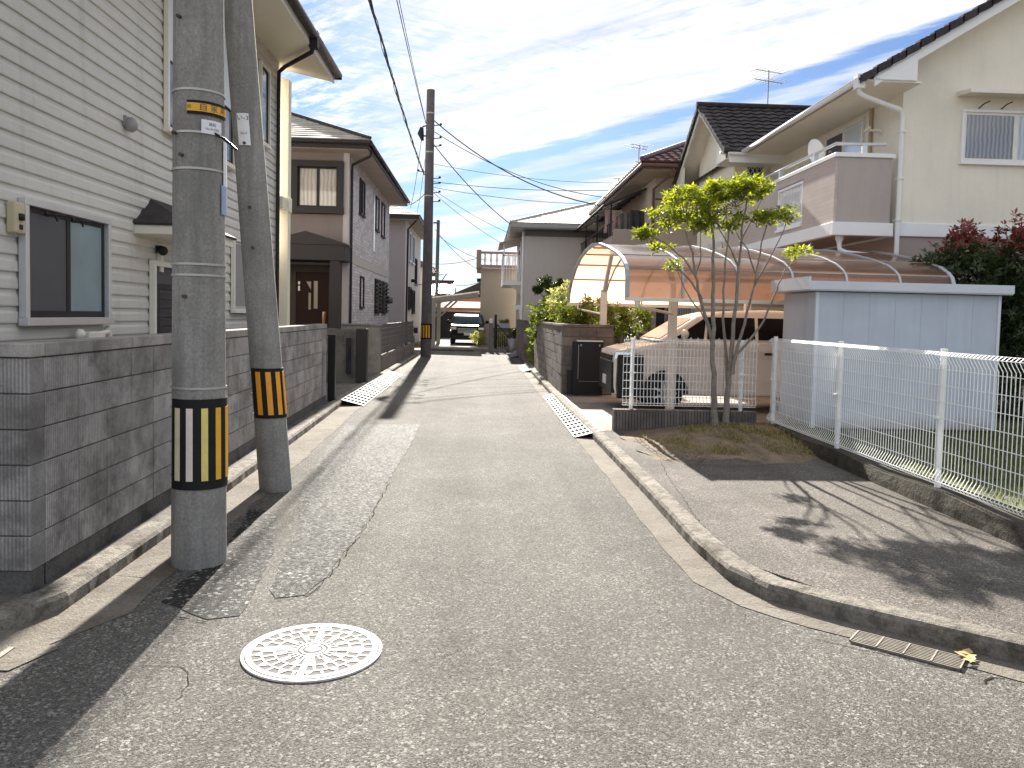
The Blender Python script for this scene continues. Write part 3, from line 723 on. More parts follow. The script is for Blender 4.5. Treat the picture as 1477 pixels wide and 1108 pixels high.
w = window(h1, f1w, 12.15, 13.05, 1.66, 2.78, M_offwhite, [plain('grey_blind', (.27,.26,.26), .6)], M_alu, .045, .06)
# side door under its hood
m = MB(); m.fbox(f1w, 9.22,9.28,.3,2.24,.0,.06); m.fbox(f1w, 10.18,10.24,.3,2.24,0,.06); m.fbox(f1w, 9.28,10.18,2.18,2.24,0,.06)
dr = obj('door', m, M_offwhite, h1)
m = MB(); m.fbox(f1w, 9.28,10.18,.3,2.18,.001,.026); obj('door_leaf', m, M_screen, dr)
m = MB(); m.fbox(f1w, 9.30,9.40,.3,1.98,.028,.05); m.fbox(f1w, 9.40,10.12,1.92,1.98,.028,.05)
for i in range(14): m.prism([f1w(9.41,.45+i*.104,.028), f1w(9.41,.45+i*.104,.044), f1w(9.41,.53+i*.104,.030)], (0,.7,0))
obj('louvre', m, M_dark, dr)
m = MB(); za = 2.62; p = [f1(8.82,za,.0), f1(8.82,za,.62), f1(10.5,za,.62), f1(10.5,za,.0)]; a1 = f1(9.32,2.94,.0); a2 = f1(10.,2.94,.0)
m.add([p[0],p[1],p[2],p[3],a1,a2], [(0,1,4),(1,2,5,4),(2,3,5)]); hd = obj('door_hood', m, M_tile_dark, h1); so = hd.modifiers.new('s','SOLIDIFY'); so.thickness = .03
m = MB(); m.fbox(f1, 8.85,10.47,2.50,2.61,.0,.58); obj('fascia', m, M_offwhite, hd, .01)
m = MB(); m.ball(f1(9.42,2.36,.10), .055, 8); m.fbox(f1, 9.40,9.44,2.34,2.42,.02,.09); obj('porch_lamp', m, M_black, h1)
m = MB(); m.fbox(f1, 9.44,9.52,2.12,2.34,.025,.07); obj('porch_lamp_plate', m, M_offwhite, h1)
p = Xp(178,180,XW); m = MB(); m.lathe(tuple(f1(p.y,p.z-.07,.08)), [(.03,0),(.062,.03),(.07,.08),(.045,.13),(.012,.15)], 14); m.fbox(f1, p.y-.05,p.y+.03,p.z-.02,p.z+.09,.018,.05)
obj('security_light', m, plain('grey_plastic', (.26,.25,.25), .4), h1)
m = MB(); m.fbox(f1, 6.50,6.64,2.27,2.52,.022,.10); mt_ = obj('electric_meter', m, plain('beige_plastic', (.52,.46,.30), .5), h1, .015)
m = MB(); m.lathe(tuple(f1(6.57,2.40,.10)), [(.001,-.03),(.03,-.025),(.03,.025),(.001,.03)], 12); m.fbox(f1, 6.55,6.59,2.30,2.34,.10,.108); obj('meter_dial', m, M_black, mt_)
m = MB(); m.fbox(f1, 7.60,7.92,1.38,1.46,.03,.14); m.tube([f1(7.92,1.43,.07), f1(8.1,1.45,.07), f1(8.1,1.5,.07), f1(8.16,1.38,.07)], .03, 8); m.ball(f1(7.5,1.44,.1), .05, 6); obj('vent_box', m, M_offwhite, h1, .008)
# corner porch post and balcony beam
m = MB(); m.box(-3.86,-3.66,15.18,15.38,.1,6.0); m.box(-3.83,-3.69,14.90,15.178,3.57,3.80); m.box(-8,-3.862,15.2,15.36,3.57,3.80); m.box(-3.88,-3.64,15.16,15.40,3.55,3.82)
obj('porch_post', m, M_cream_trim, h1, .006)
m = MB()
for i in range(6): m.box(-4.6-i*.5,-4.57-i*.5,15.27,15.3,3.80,4.7)
m.box(-8,-3.87,15.26,15.31,4.7,4.75); obj('balcony_rail', m, M_offwhite, h1)

# ================================================================== LEFT: SECOND HOUSE
h2 = empty('tiled_house', 'greyish brown house with dark door porch and pale stone tile side wall', 'house', (-6,26,0))
X2 = -3.65; f2 = Fr((X2,0,0), (0,1,0), (1,0,0)); g2 = Fr((0,21.7,0), (1,0,0), (0,-1,0))
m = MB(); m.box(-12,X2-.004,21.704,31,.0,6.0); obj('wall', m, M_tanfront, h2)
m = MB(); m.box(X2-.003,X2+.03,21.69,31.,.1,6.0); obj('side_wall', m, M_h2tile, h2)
m = MB(); m.box(X2-.0,X2+.05,21.72,31.02,3.05,3.30); obj('belt_course', m, plain('belt_stone', (.50,.46,.43), .8), h2)
m = MB(); m.box(X2-.12,X2+.04,21.66,21.80,.1,6.0); obj('corner_trim', m, plain('pale_corner', (.42,.38,.38), .8), h2)
m = MB(); m.prism([(-3.05,21.1,5.93),(-3.05,31.9,5.93),(-12,31.9,5.93),(-12,21.1,5.93)], (0,0,.05)); obj('soffit', m, M('warm_soffit', (.42,.36,.31), .8), h2)
m = MB(); m.bar((-3.04,21.08,6.05),(-3.04,31.9,6.05),.04,.22); m.bar((-12,21.08,6.05),(-3.02,21.08,6.05),.04,.22); obj('fascia', m, M_dark, h2)
m = MB(); m.tube([(-2.97,21.0,6.10),(-2.97,31.95,6.10)], .06, 8); m.tube([(-12,21.0,6.10),(-2.97,21.0,6.10)], .06, 8)
m.tube([(-3.0,21.5,6.02),(-3.05,21.55,5.85),(-3.56,21.85,5.66),(-3.57,21.85,5.5),(-3.57,21.85,.1)], .038, 8); obj('gutter', m, M_dark, h2)
m = MB(); sl = .45
tiles(m, (-12,21.02,6.16), (1,0,0), (0,1,sl), 9.0, 5.6, .3, .26, rb=lambda b: 9.0-b*.91, lb=lambda b: 0, th=.03)
tiles(m, (-2.98,21.02,6.16), (0,1,0), (-1,0,sl), 10.95, 5.6, .3, .26, lb=lambda b: b*.91, rb=lambda b: 10.95-b*.91, th=.03)
m.add([(-12,21.05,6.15),(-3.0,21.05,6.15),(-3.0,31.9,6.15),(-12,31.9,6.15),(-8.1,26.1,8.42)], [(0,1,4),(1,2,4),(2,3,4),(3,0,4)]); obj('roof', m, M_slate, h2)
m = MB(); m.tube([(-2.98,21.02,6.22),(-7.95,26.0,8.46)], .05, 6); obj('roof_hip', m, M_tile_dark, h2)
# upper bay window with dark surround, porch below
p0 = Yp(424,236,21.5); p1 = Yp(499,236,21.5)
w = window(h2, Fr((0,21.7,0),(1,0,0),(0,-1,0)), -5.12, -3.76, 4.32, 5.70, M_dark, [M_curt_tan, M_curt_tan], M_dark, .16, .16, mull=.04)
m = MB(); m.box(-6.6,-3.56,20.75,21.695,3.02,3.42); m.prism([(-6.6,20.73,3.42),(-3.54,20.73,3.42),(-4.25,20.73,3.50),(-4.62,20.73,3.80),(-5.5,20.73,3.42)], (0,.95,0)) if 0 else None
pr = obj('porch', m, M_dark, h2, .01)
m = MB(); m.prism([(-6.6,20.73,3.421),(-3.54,20.73,3.421),(-3.54,20.73,3.47),(-4.55,20.73,3.76),(-5.6,20.73,3.47)], (0,.96,0)); obj('porch_roof', m, M_dark, pr)
m = MB(); m.box(-3.94,-3.68,20.80,21.06,.1,3.018); m.box(-6.4,-6.15,20.80,21.06,.1,3.018); obj('porch_column', m, M_dark, pr)
m = MB(); m.fbox(g2, -5.5,-5.0,.2,2.95,.0,.05); m.fbox(g2, -4.12,-3.95,.2,2.95,.0,.05); m.fbox(g2, -5.0,-4.12,2.76,2.95,0,.05)
dr = obj('door', m, plain('brown_door_frame', (.05,.038,.033), .7, Specular_IOR_Level=.15), h2)
m = MB(); m.fbox(g2, -5.0,-4.12,.2,2.76,.002,.03); obj('door_leaf', m, plain('dark_red_brown_door', (.022,.011,.010), .6, Specular_IOR_Level=.1), dr)
m = MB(); m.add([g2(-4.72,2.50,.034), g2(-4.60,2.50,.034), g2(-4.60,2.28,.034)], [(0,2,1)])
m.fbox(g2, -4.66,-4.60,1.75,2.20,.03,.036); m.fbox(g2, -4.52,-4.42,1.78,2.52,.03,.036); obj('door_glass', m, plain('amber_door_glass', (.28,.23,.18), .2), dr)
m = MB(); m.tube([g2(-4.25,1.35,.05), g2(-4.25,1.55,.08), g2(-4.25,1.68,.05)], .025, 6); m.fbox(g2, -4.29,-4.21,1.28,1.7,.03,.04); obj('handle', m, plain('brass', (.42,.25,.14), .35, Metallic=.7), dr)
m = MB(); m.fbox(g2, -4.94,-4.89,2.42,2.5,.03,.05); m.fbox(g2, -4.94,-4.89,2.25,2.38,.03,.05); obj('name_plate', m, M_offwhite, dr)
for (u0,u1,z0,z1) in ((23.45,23.85,4.55,5.60),(23.95,24.4,4.55,5.60),(26.95,27.75,4.45,5.60),(28.5,29.35,4.4,5.62)):
    window(h2, f2, u0, u1, z0, z1, M_dark, [M_glass], M_dark, .05, .075, mull=.03)
m = MB(); m.fbox(f2, 26.45,26.66,3.72,5.55,.035,.06); w = obj('slit_window', m, plain('white_glint', (.8,.82,.85), .1), h2)
window(h2, f2, 23.75, 24.45, 1.83, 2.78, M_dark, [M_glass], M_dark, .05, .075)
for u0 in (27.0,28.9):
    w = window(h2, f2, u0, u0+1.35, 1.70, 2.85, M_dark, [M_glass], M_dark, .05, .09); m = MB()
    for i in range(8): m.fbox(f2, u0-.02,u0+1.37,1.76+i*.135,1.82+i*.135,.09,.14)
    obj('shutter_louvre', m, M_dark, w)
m = MB(); m.lathe((X2+.10,30.4,2.05), [(.02,0),(.17,.03),(.17,.25),(.02,.28)], 14); obj('vent_hood', m, plain('grey_vent', (.10,.09,.09), .6), h2)

# ================================================================== LEFT: THIRD HOUSE
h3 = empty('grey_house', 'smaller grey two storey house with brown eaves behind the tall far pole', 'house', (-6,41,0))
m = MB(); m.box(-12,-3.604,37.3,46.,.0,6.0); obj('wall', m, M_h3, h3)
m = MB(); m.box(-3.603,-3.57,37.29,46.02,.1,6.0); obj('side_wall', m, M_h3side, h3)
m = MB(); m.box(-12,-2.98,36.7,46.5,5.98,6.03); obj('soffit', m, M('h3_soffit', (.42,.36,.31), .8), h3)
m = MB(); m.bar((-2.96,36.68,6.10),(-2.96,46.5,6.10),.04,.2); m.bar((-12,36.68,6.1),(-2.94,36.68,6.1),.04,.2); m.tube([(-3.05,36.9,6.0),(-3.50,37.36,5.6),(-3.52,37.36,.2)], .045, 6); obj('gutter', m, M_dark, h3)
m = MB(); tiles(m, (-12,36.66,6.2), (1,0,0), (0,1,.42), 9.1, 4.9, .4, .3, rb=lambda b: 9.1-b*.92, lb=lambda b: 0)
tiles(m, (-2.92,36.66,6.2), (0,1,0), (-1,0,.42), 9.8, 4.9, .4, .3, lb=lambda b: b*.92, rb=lambda b: 9.8-b*.92)
m.add([(-12,36.7,6.19),(-2.95,36.7,6.19),(-2.95,46.5,6.19),(-12,46.5,6.19),(-7.5,41.6,8.2)], [(0,1,4),(1,2,4),(2,3,4),(3,0,4)]); obj('roof', m, M_slate, h3)
f3 = Fr((-3.57,0,0), (0,1,0), (1,0,0))
for u0,u1,z0,z1 in ((38.3,39.3,4.2,5.6),(39.9,41.3,4.2,5.6),(42.2,43.0,3.2,4.6),(38.6,39.9,1.9,3.0),(40.6,41.9,1.7,2.9)): window(h3, f3, u0, u1, z0, z1, M_alu if z0 > 4 else M_dark, [M_glass], M_dark, .06, .08)
m = MB(); m.tube([f3(40.2,3.35,.0), f3(40.2,3.35,.25)], .08, 8); obj('vent_pipe', m, M_black, h3)
m = MB(); m.bar((-3.57,41.5,3.2),(-2.5,41.5,3.25),.06); obj('bracket_arm', m, M_galv, h3)
h4 = empty('brown_roof_house', 'sliver of a pale house with brown eave left of the far pole', 'house', (-5,52,0))
obj('wall', MB().box(-9,-3.75,50,56,0,4.6), M_offwhite, h4)
m = MB(); m.prism([(-9,49.5,4.6),(-3.0,49.5,4.6),(-6,49.5,6.)], (0,7,0)); obj('roof', m, M_tile_red, h4)
m = MB(); m.fbox(Fr((-3.75,0,0),(0,1,0),(1,0,0)), 51,53,2.6,3.8,.0,.06); obj('window', m, M_glass, h4)

# ================================================================== LEFT: GATES, PILLARS AND FENCE
e = empty('gate_post', 'slim black gate post at the end of the long grey block wall', 'gate post', (-2.70,14.75,0))
m = MB(); m.box(-2.765,-2.635,14.5,14.62,.05,1.27); obj('post', m, M_black, e, .006); m = MB(); m.box(-2.775,-2.625,14.49,14.63,1.271,1.285); obj('cap', m, M_dark, e)
e = empty('gate_wall', 'short grey concrete wall with black upright across the driveway opening on the left', 'wall', (-3.3,18.5,0))
m = MB(); m.box(-7.5,-2.86,18.40,18.56,.05,1.32); obj('panel', m, M_found, e, .01)
m = MB(); m.box(-2.855,-2.62,18.36,18.62,.05,1.33); obj('end_post', m, M_dark, e, .01); m = MB(); m.box(-3.08,-2.98,18.30,18.38,.3,1.12); m.tube([(-3.03,18.3,.6),(-3.03,18.25,.75),(-3.03,18.3,.9)], .02, 6); obj('latch_bar', m, M_black, e)
e = empty('gate_pillar', 'broad pale concrete pillar between the shorter left grating and the slatted fence', 'pillar', (-2.85,22,0))
m = MB(); m.box(-3.75,-2.73,21.6,21.95,.05,1.35); obj('shaft', m, M_pillar, e, .015); m = MB(); m.box(-3.78,-2.70,21.57,21.98,1.351,1.40); obj('cap', m, M_pillar, e, .01)
m = MB(); m.box(-3.35,-3.22,21.59,21.6,.75,1.0); obj('letter_slot', m, M_dark, e)
e = empty('slatted_fence', 'dark brown slatted fence on a low wall along the left kerb', 'fence', (-2.75,27,0))
m = MB(); m.box(-2.86,-2.72,22.0,32.6,.05,.52); obj('low_wall', m, M_block_far, e)
m = MB()
for i in range(6): m.box(-2.80,-2.775,22.0,32.6,.60+i*.135,.60+i*.135+.122)
obj('slats', m, plain('fence_slat', (.085,.075,.075), .6), e)
for i in range(6): obj('post', MB().box(-2.83,-2.802,22.0+i*2.1,22.06+i*2.1,.52,1.42), M_dark, e)

# bicycle behind the far pole
def wheel_ring(c, r, n=20): return [V(c)+V((0, r*math.cos(2*math.pi*i/n), r*math.sin(2*math.pi*i/n))) for i in range(n+1)]
b = empty('bicycle', 'silver and black bicycle parked past the end of the slatted fence', 'bicycle', (-2.95,34.4,.1))
for y in (33.85,34.95):
    w = obj('wheel', MB().tube(wheel_ring((-2.95,y,.42), .31), .018, 6), M_tyre, b); m = MB()
    for i in range(8): m.bar((-2.95,y,.42), (-2.95,y+.3*math.cos(i*.785),.42+.3*math.sin(i*.785)), .006)
    obj('spokes', m, M_galv, w)
m = MB()
for a, c in (((33.85,.42),(34.3,.45)),((34.3,.45),(34.15,.95)),((33.85,.42),(34.18,.85)),((34.3,.45),(34.8,.9)),((34.95,.42),(34.78,1.08)),((34.2,.7),(34.8,.9))): m.tube([(-2.95,*a),(-2.95,*c)], .018, 6)
obj('frame', m, M_galv, b)
m = MB(); m.ball((-2.95,34.13,1.0), .11, 6, (.7,1.2,.4)); obj('saddle', m, M_black, b)
m = MB(); m.tube([(-3.2,34.6,1.12),(-3.1,34.75,1.15),(-2.8,34.75,1.15),(-2.7,34.6,1.12)], .015, 6); obj('handlebar', m, M_galv, b)
m = MB(); m.box(-3.1,-2.8,34.95,35.25,.85,1.1); obj('basket', m, M_dark, b)

# ================================================================== RIGHT: CREAM HOUSE
ch = empty('cream_house', 'large cream stucco house with dark tiled gables and a taupe balcony', 'house', (10,18,0))
XF, YG = 7.6, 14.5; fg = Fr((0,YG,0), (1,0,0), (0,-1,0)); ff = Fr((XF,0,0), (0,-1,0), (-1,0,0))   # ff: u = -y
SL = .62; zr = lambda x: 5.98+SL*(x-6.55)
m = MB(); m.prism([(XF,YG,3.58),(16.4,YG,3.58),(16.4,YG,zr(7.6)),(12,YG,zr(12)-.08),(XF,YG,zr(XF)-.08)], (0,9.5,0)); obj('wall', m, M_cream, ch)
m = MB(); m.prism([(XF+.02,YG+.02,.1),(16.4,YG+.02,.1),(16.4,YG+.02,3.33),(XF+.02,YG+.02,3.33)], (0,9.4,0)); obj('lower_wall', m, M_pinktan, ch)
m = MB(); m.box(XF-.035,16.45,YG-.035,24,3.331,3.579); obj('belt_course', m, M_white, ch, .01)
m = MB(); m.box(6.62,XF-.001,13.9,20.6,5.93,5.97); obj('soffit', m, M_cream, ch)
m = MB(); m.prism([(6.9,13.86,5.96),(7.5,13.86,5.96),(7.5,13.86,zr(7.5)-.12),(6.72,13.86,5.98)], (0,.06,0))
m.prism([(6.75,13.88,zr(6.75)-.26),(12,13.88,zr(12)-.26),(12,13.88,zr(12)-.03),(6.75,13.88,zr(6.75)-.03)], (0,.035,0))
m.prism([(12.01,13.88,zr(12)-.26),(17.4,13.88,zr(6.6)-.26),(17.4,13.88,zr(6.6)-.03),(12.01,13.88,zr(12)-.03)], (0,.035,0)); obj('bargeboard', m, M_white, ch, .006)
m = MB(); m.prism([(6.75,13.92,zr(6.75)-.14),(12,13.92,zr(12)-.14),(12,13.92,zr(12)-.05),(6.75,13.92,zr(6.75)-.05)], (0,11,0)); m.prism([(12,13.92,zr(12)-.14),(17.3,13.92,zr(6.7)-.14),(17.3,13.92,zr(6.7)-.05),(12,13.92,zr(12)-.05)], (0,11,0)); obj('roof_deck', m, M_white, ch)
m = MB(); tiles(m, (6.5,13.84,zr(6.5)-.02), (0,1,0), (1,0,SL), 11.1, 6.4, .3, .29, wave=.035, th=.05)
tiles(m, (17.5,24.9,zr(6.5)-.02), (0,-1,0), (-1,0,SL), 11.1, 6.4, .3, .29, wave=.035, th=.05)
for j in range(22):   # verge tiles overlapping like a stair along the rake
    a = j*.29; d = V((1,0,SL)).normalized(); p = V((6.5,13.80,zr(6.5)))+d*a
    m.prism([p+V((0,0,-.06)), p+d*.32+V((0,0,-.085)), p+d*.32+V((0,0,.045)), p+V((0,0,.085))], (0,.16,0))
m.tube([(12,13.75,zr(12)+.06),(12,25,zr(12)+.06)], .10, 8); obj('roof', m, M_tile_dark, ch)
def gutter_mb(a, b, r=.06):
    a, b = V(a), V(b); d = (b-a).normalized(); s = V((-d.y, d.x, 0)); vs = []
    for p in (a, b):
        for i in range(9): t = math.pi*(1+i/8); vs.append(p+s*(r*math.cos(t))+V((0,0,r*1.15*math.sin(t))))
    m = MB().add(vs, [(i,i+1,10+i,9+i) for i in range(8)], True)
    m.add([a+s*r*1.02+V((0,0,.0)), b+s*r*1.02, b+s*r*1.02+V((0,0,.012)), a+s*r*1.02+V((0,0,.012))], [(0,1,2,3)]); m.add(vs[:9], [tuple(range(9))]); m.add(vs[9:], [tuple(range(9))])
    return m
m = gutter_mb((6.52,13.92,5.99), (6.52,20.42,5.99)); m2 = gutter_mb((6.52,20.42,6.02), (6.0,20.42,6.02)); m.add(m2.v, m2.f, True)
gt = obj('gutter', m, M_white, ch); gt.modifiers.new('s','SOLIDIFY').thickness = .01
e1 = Yp(1247,124,13.95); m = MB(); m.box(6.46,6.60,13.9,14.06,5.82,6.06)
m.tube([(6.53,13.98,5.86),(6.54,14.0,5.76),(6.68,14.05,5.71),(7.50,14.40,5.60),(7.56,14.42,5.50),(7.57,14.42,.2)], .042, 10); ds = obj('downspout', m, M_white, ch)
m = MB()
for z in (5.2,4.35,3.6): m.box(7.51,7.63,14.36,14.50,z,z+.03)
obj('pipe_clamp', m, M_white, ds)
# gable window under its hood
w = window(ch, fg, 8.70, 10.75, 4.68, 5.66, M_white, [M_curtX, M_curtXb], M_offwhite, .045, .06, mull=.045)
for u in (8.98,9.40): m = MB(); m.tube([fg(u,5.68,.06), fg(u+.04,5.74,.16), fg(u+.12,5.78,.2)], .012, 5); obj('bracket', m, M_black, w)
m = MB(); m.prism([fg(8.60,5.90,.0),fg(8.60,5.99,.0),fg(8.60,5.93,.42),fg(8.60,5.86,.42)], (2.4,0,0)); obj('window_hood', m, M_offwhite, ch, .008)
# facade to the street
w = window(ch, ff, -17.75, -15.95, 4.6, 5.84, M_white, [M_skyglass, M_screen][::-1], M_offwhite, .045, .05)
for u0, u1, z0, z1 in ((-19.55,-19.15,5.0,5.4),(-20.6,-20.25,4.95,5.35)): window(ch, ff, u0, u1, z0, z1, M_offwhite, [M_glass], M_offwhite, .03, .03)
m = MB(); m.tube([ff(-15.62,5.95,.04), ff(-15.62,4.8,.04)], .035, 8); obj('brown_pipe', m, plain('beige_pipe', (.42,.33,.22), .5), ch)
for u, z in ((-15.25,5.42),(-18.6,5.3)): m = MB(); m.bar(ff(u,z,.0), ff(u,z,.28), .03,.04); m.bar(ff(u+.1,z+.03,.28), ff(u-.12,z-.0,.28), .03,.05); m.bar(ff(u,z-.05,.0), ff(u-.2,z+.06,.12), .02); obj('laundry_bracket', m, M_offwhite, ch)
# balcony
XB = 6.4; m = MB(); m.box(XB+.06,7.45,14.50,14.62,3.56,4.74); m.box(XB+.06,XF-.04,14.62,20.9,3.36,3.50); bc = obj('balcony', m, M_taupe, ch)
m = MB()
for y0_, y1_, z0_, z1_ in ((14.504,15.95,3.56,4.74),(17.35,21.1,3.56,4.74),(15.95,17.35,3.56,3.68),(15.95,17.35,4.58,4.74)): m.box(XB,XB+.058,y0_,y1_,z0_,z1_)
obj('side_wall', m, M_balc_brick, bc)
m = MB(); m.box(XB-.02,XB+.10,14.46,21.1,4.742,4.82); m.box(XB+.101,7.50,14.46,14.66,4.742,4.82); m.box(XB-.03,7.50,14.44,14.60,3.32,3.558); m.box(XB-.03,XB+.09,14.601,21.1,3.32,3.558); obj('coping', m, M_white, bc, .008)
m = MB(); m.tube([(XB+.04,21,5.0),(XB+.04,14.6,5.0),(7.35,14.55,5.0)], .032, 8)
for p in ((XB+.04,15.5),(XB+.04,17.3),(XB+.04,19.2),(6.95,14.57)): m.box(p[0]-.045,p[0]+.045,p[1]-.03,p[1]+.03,4.82,4.98)
obj('handrail', m, M_alu, bc)
m = MB(); y0_, y1_ = 15.97, 17.33
for y in (y0_,y1_-.05): m.box(XB+.0,XB+.05,y,y+.05,3.7,4.56)
m.box(XB+.0,XB+.05,y0_+.051,y1_-.051,3.69,3.75); m.box(XB,XB+.05,y0_+.051,y1_-.051,4.51,4.56)
for i in range(17):
    y = y0_+.06+i*.077; m.bar((XB+.02,y,3.75),(XB+.02,min(y1_-.05,y+.12),4.51),.012,.02); m.bar((XB+.035,y+.1 if y+.1 < y1_-.05 else y,3.75),(XB+.035,y,4.51),.012,.02)
m.box(XB-.035,XB-.002,y0_-.02,y1_+.02,3.64,3.69); obj('lattice', m, M_white, bc)
m = MB(); m.lathe((6.62,14.7,3.18), [(.075,.16),(.075,.08),(.05,.04),(.045,0)], 10); m.tube([(6.62,14.7,3.2),(6.62,14.68,3.08),(6.72,14.62,3.02),(7.45,14.42,2.93)], .045, 8); obj('balcony_drain', m, M_white, bc)
# satellite dish on the balcony rail
sd = empty('satellite_dish', 'white satellite dish fixed on the taupe balcony rail', 'satellite dish', (6.42,16.15,4.9))
dc = Yp(1176,221,16.1); ax = V((.72,-.35,.55)).normalized(); ax = V((.93,.2,.35)).normalized(); s1 = ax.cross(V((0,0,1))).normalized(); s2 = s1.cross(ax)
m = MB(); vs = []
for i in range(7):
    r_ = .26*i/6
    for k in range(24): t = 2*math.pi*k/24; vs.append(dc+s1*r_*math.cos(t)+s2*r_*1.08*math.sin(t)+ax*(r_*r_*.55))
m.add(vs, [(i*24+k, i*24+(k+1)%24, (i+1)*24+(k+1)%24, (i+1)*24+k) for i in range(6) for k in range(24)], True)
d_ = obj('dish', m, M_white, sd); d_.modifiers.new('s','SOLIDIFY').thickness = .012
m = MB(); m.tube([dc-s2*.24, dc-s2*.1+ax*.32], .012, 6); m.tube([dc-ax*.01, dc-ax*.08, V((XB+.04,16.15,4.98))], .02, 6); m.ball(dc-s2*.08+ax*.33, .04, 6); obj('feed_arm', m, plain('grey_arm', (.3,.3,.31), .5), sd)
# wing with its own gable towards the lane
YW, ZW = 22.9, 6.02; SW = .66; XG = 6.62; ov = 6.1
zw = lambda y: 7.78-SW*abs(y-YW)
m = MB(); m.prism([(XG,21.15,.1),(XG,24.65,.1),(XG,24.65,zw(24.65)-.1),(XG,YW,zw(YW)-.1),(XG,21.15,zw(21.15)-.1)], (6,0,0)); wg = obj('wing_wall', m, M_cream, ch)
m = MB()
for s in (-1,1):
    for a, b in (((YW,zw(YW)),(YW+s*2.62,zw(YW+2.62))),):
        m.prism([(ov,a[0],a[1]-.22),(ov,b[0],b[1]-.22),(ov,b[0],b[1]-.02),(ov,a[0],a[1]-.02)], (.04,0,0))
        m.prism([(ov+.041,a[0],a[1]-.10),(ov+.041,b[0],b[1]-.10),(ov+.041,b[0],b[1]-.03),(ov+.041,a[0],a[1]-.03)], (6,0,0))
    y0_ = YW+s*2.62; m.prism([(ov+.01,y0_,zw(y0_)-.24),(ov+.01,y0_-s*.85,zw(y0_)-.24),(ov+.01,y0_-s*.85,zw(y0_-s*.85)-.2),(ov+.01,y0_,zw(y0_)-.14)], (.06,0,0))
    m.box(ov+.08,8,min(y0_,y0_-s*.9),max(y0_,y0_-s*.9),zw(y0_)-.26,zw(y0_)-.22)
obj('bargeboard', m, M_offwhite, wg)
m = MB(); L_ = 2.75*math.hypot(1,SW)
tiles(m, (ov-.05,YW-2.75,zw(YW+2.75)+.0), (1,0,0), (0,1,SW), 5.2, L_, .3, .28, wave=.035, th=.045)
tiles(m, (ov-.05+5.2,YW+2.75,zw(YW+2.75)+.0), (-1,0,0), (0,-1,SW), 5.2, L_, .3, .28, wave=.035, th=.045)
for s in (-1,1):
    for j in range(11):
        d = V((0,-s,SW)).normalized(); p = V((ov-.08,YW+s*2.75,zw(YW+2.75)+.02))+d*j*.29
        m.prism([p+V((0,0,-.07)), p+d*.32+V((0,0,-.09)), p+d*.32+V((0,0,.05)), p+V((0,0,.09))], (.17,0,0))
m.tube([(ov-.1,YW,zw(YW)+.07),(11,YW,zw(YW)+.07)], .09, 8); obj('wing_roof', m, M_tile_dark, ch)
m = gutter_mb((ov+.02,YW-2.80,zw(YW+2.75)-.02), (6.6,YW-2.80,zw(YW+2.75)-.02)); m.box(ov+.07,8,YW-2.74,YW-2.70,zw(YW+2.75)-.25,zw(YW+2.75)-.03); obj('wing_gutter', m, M_white, wg)
fw_ = Fr((0,21.15,0), (1,0,0), (0,-1,0)); w = window(ch, fw_, 6.86, 7.45, 5.05, 5.87, M_white, [M_glass], M_white, .05, .05)
m = MB()
for i in range(-3,5):
    a = 6.91+i*.12
    for s in (1,-1):
        u0, u1 = (a, a+.36) if s > 0 else (a+.36, a); lo, hi = 6.91, 7.40
        z0, z1 = 5.12, 5.81
        def clip(u, z, u_, z_):
            if u < lo: t = (lo-u)/(u_-u); return lo, z+(z_-z)*t
            if u > hi: t = (hi-u)/(u_-u); return hi, z+(z_-z)*t
            return u, z
        if max(u0,u1) <= lo or min(u0,u1) >= hi: continue
        q0, q1 = clip(u0,z0,u1,z1), clip(u1,z1,u0,z0); m.bar(fw_(q0[0],q0[1],.045), fw_(q1[0],q1[1],.045), .022,.012)
obj('lattice', m, M_white, w)
fx_ = Fr((XG,0,0), (0,-1,0), (-1,0,0)); w = window(ch, fx_, -24.1, -22.2, 4.35, 5.55, M_white, [M_skyglass, M_glass], M_offwhite, .05, .05)
m = MB(); m.prism([fx_(-24.2,5.68,0),fx_(-24.2,5.74,0),fx_(-24.2,5.70,.35),fx_(-24.2,5.66,.35)], (0,2.1,0)); obj('window_hood', m, M_offwhite, ch)
m = MB(); m.fbox(fx_, -22.75,-22.5,6.5,7.0,.0,.03); m.tube([fx_(-22.52,6.95,.05),fx_(-22.45,6.7,.05),fx_(-22.52,6.45,.05)], .02, 5); obj('vent', m, M_alu, ch)
m = MB(); m.box(XG-.03,XG-.001,21.12,24.6,.1,3.4); obj('wing_base', m, M_pinktan, ch); 
m = MB(); f_ = Fr((XG-.03,0,0), (0,-1,0), (-1,0,0)); obj('wing_window', MB().fbox(f_, -23.2,-21.9,2.4,3.9,.0,.05), plain('white_shutter', (.6,.6,.6), .5), ch)
def antenna(name, label, base, h, arms, L, yaw):
    a = empty(name, label, 'antenna', tuple(base)); b = V(base)
    obj('mast', MB().tube([b, b+V((0,0,h))], .018, 6), M_galv, a); d = V((math.cos(yaw), math.sin(yaw), 0)); s = V((-d.y, d.x, 0))
    for zz, n, l in arms:
        m = MB(); p = b+V((0,0,h*zz)); m.tube([p-d*l/2, p+d*l/2], .012, 5)
        for i in range(n):
            q = p-d*l/2+d*l*i/(n-1); w_ = L*(.55+.45*abs(i/(n-1)-.3)); m.tube([q-s*w_/2, q+s*w_/2], .007, 4)
        obj('array', m, M_galv, a)
antenna('tv_antenna', 'tall television antenna on the dark tiled roof of the cream house', (8.05,YW,7.8), 1.08, ((.97,6,.9),(.72,8,1.0)), .85, .35)

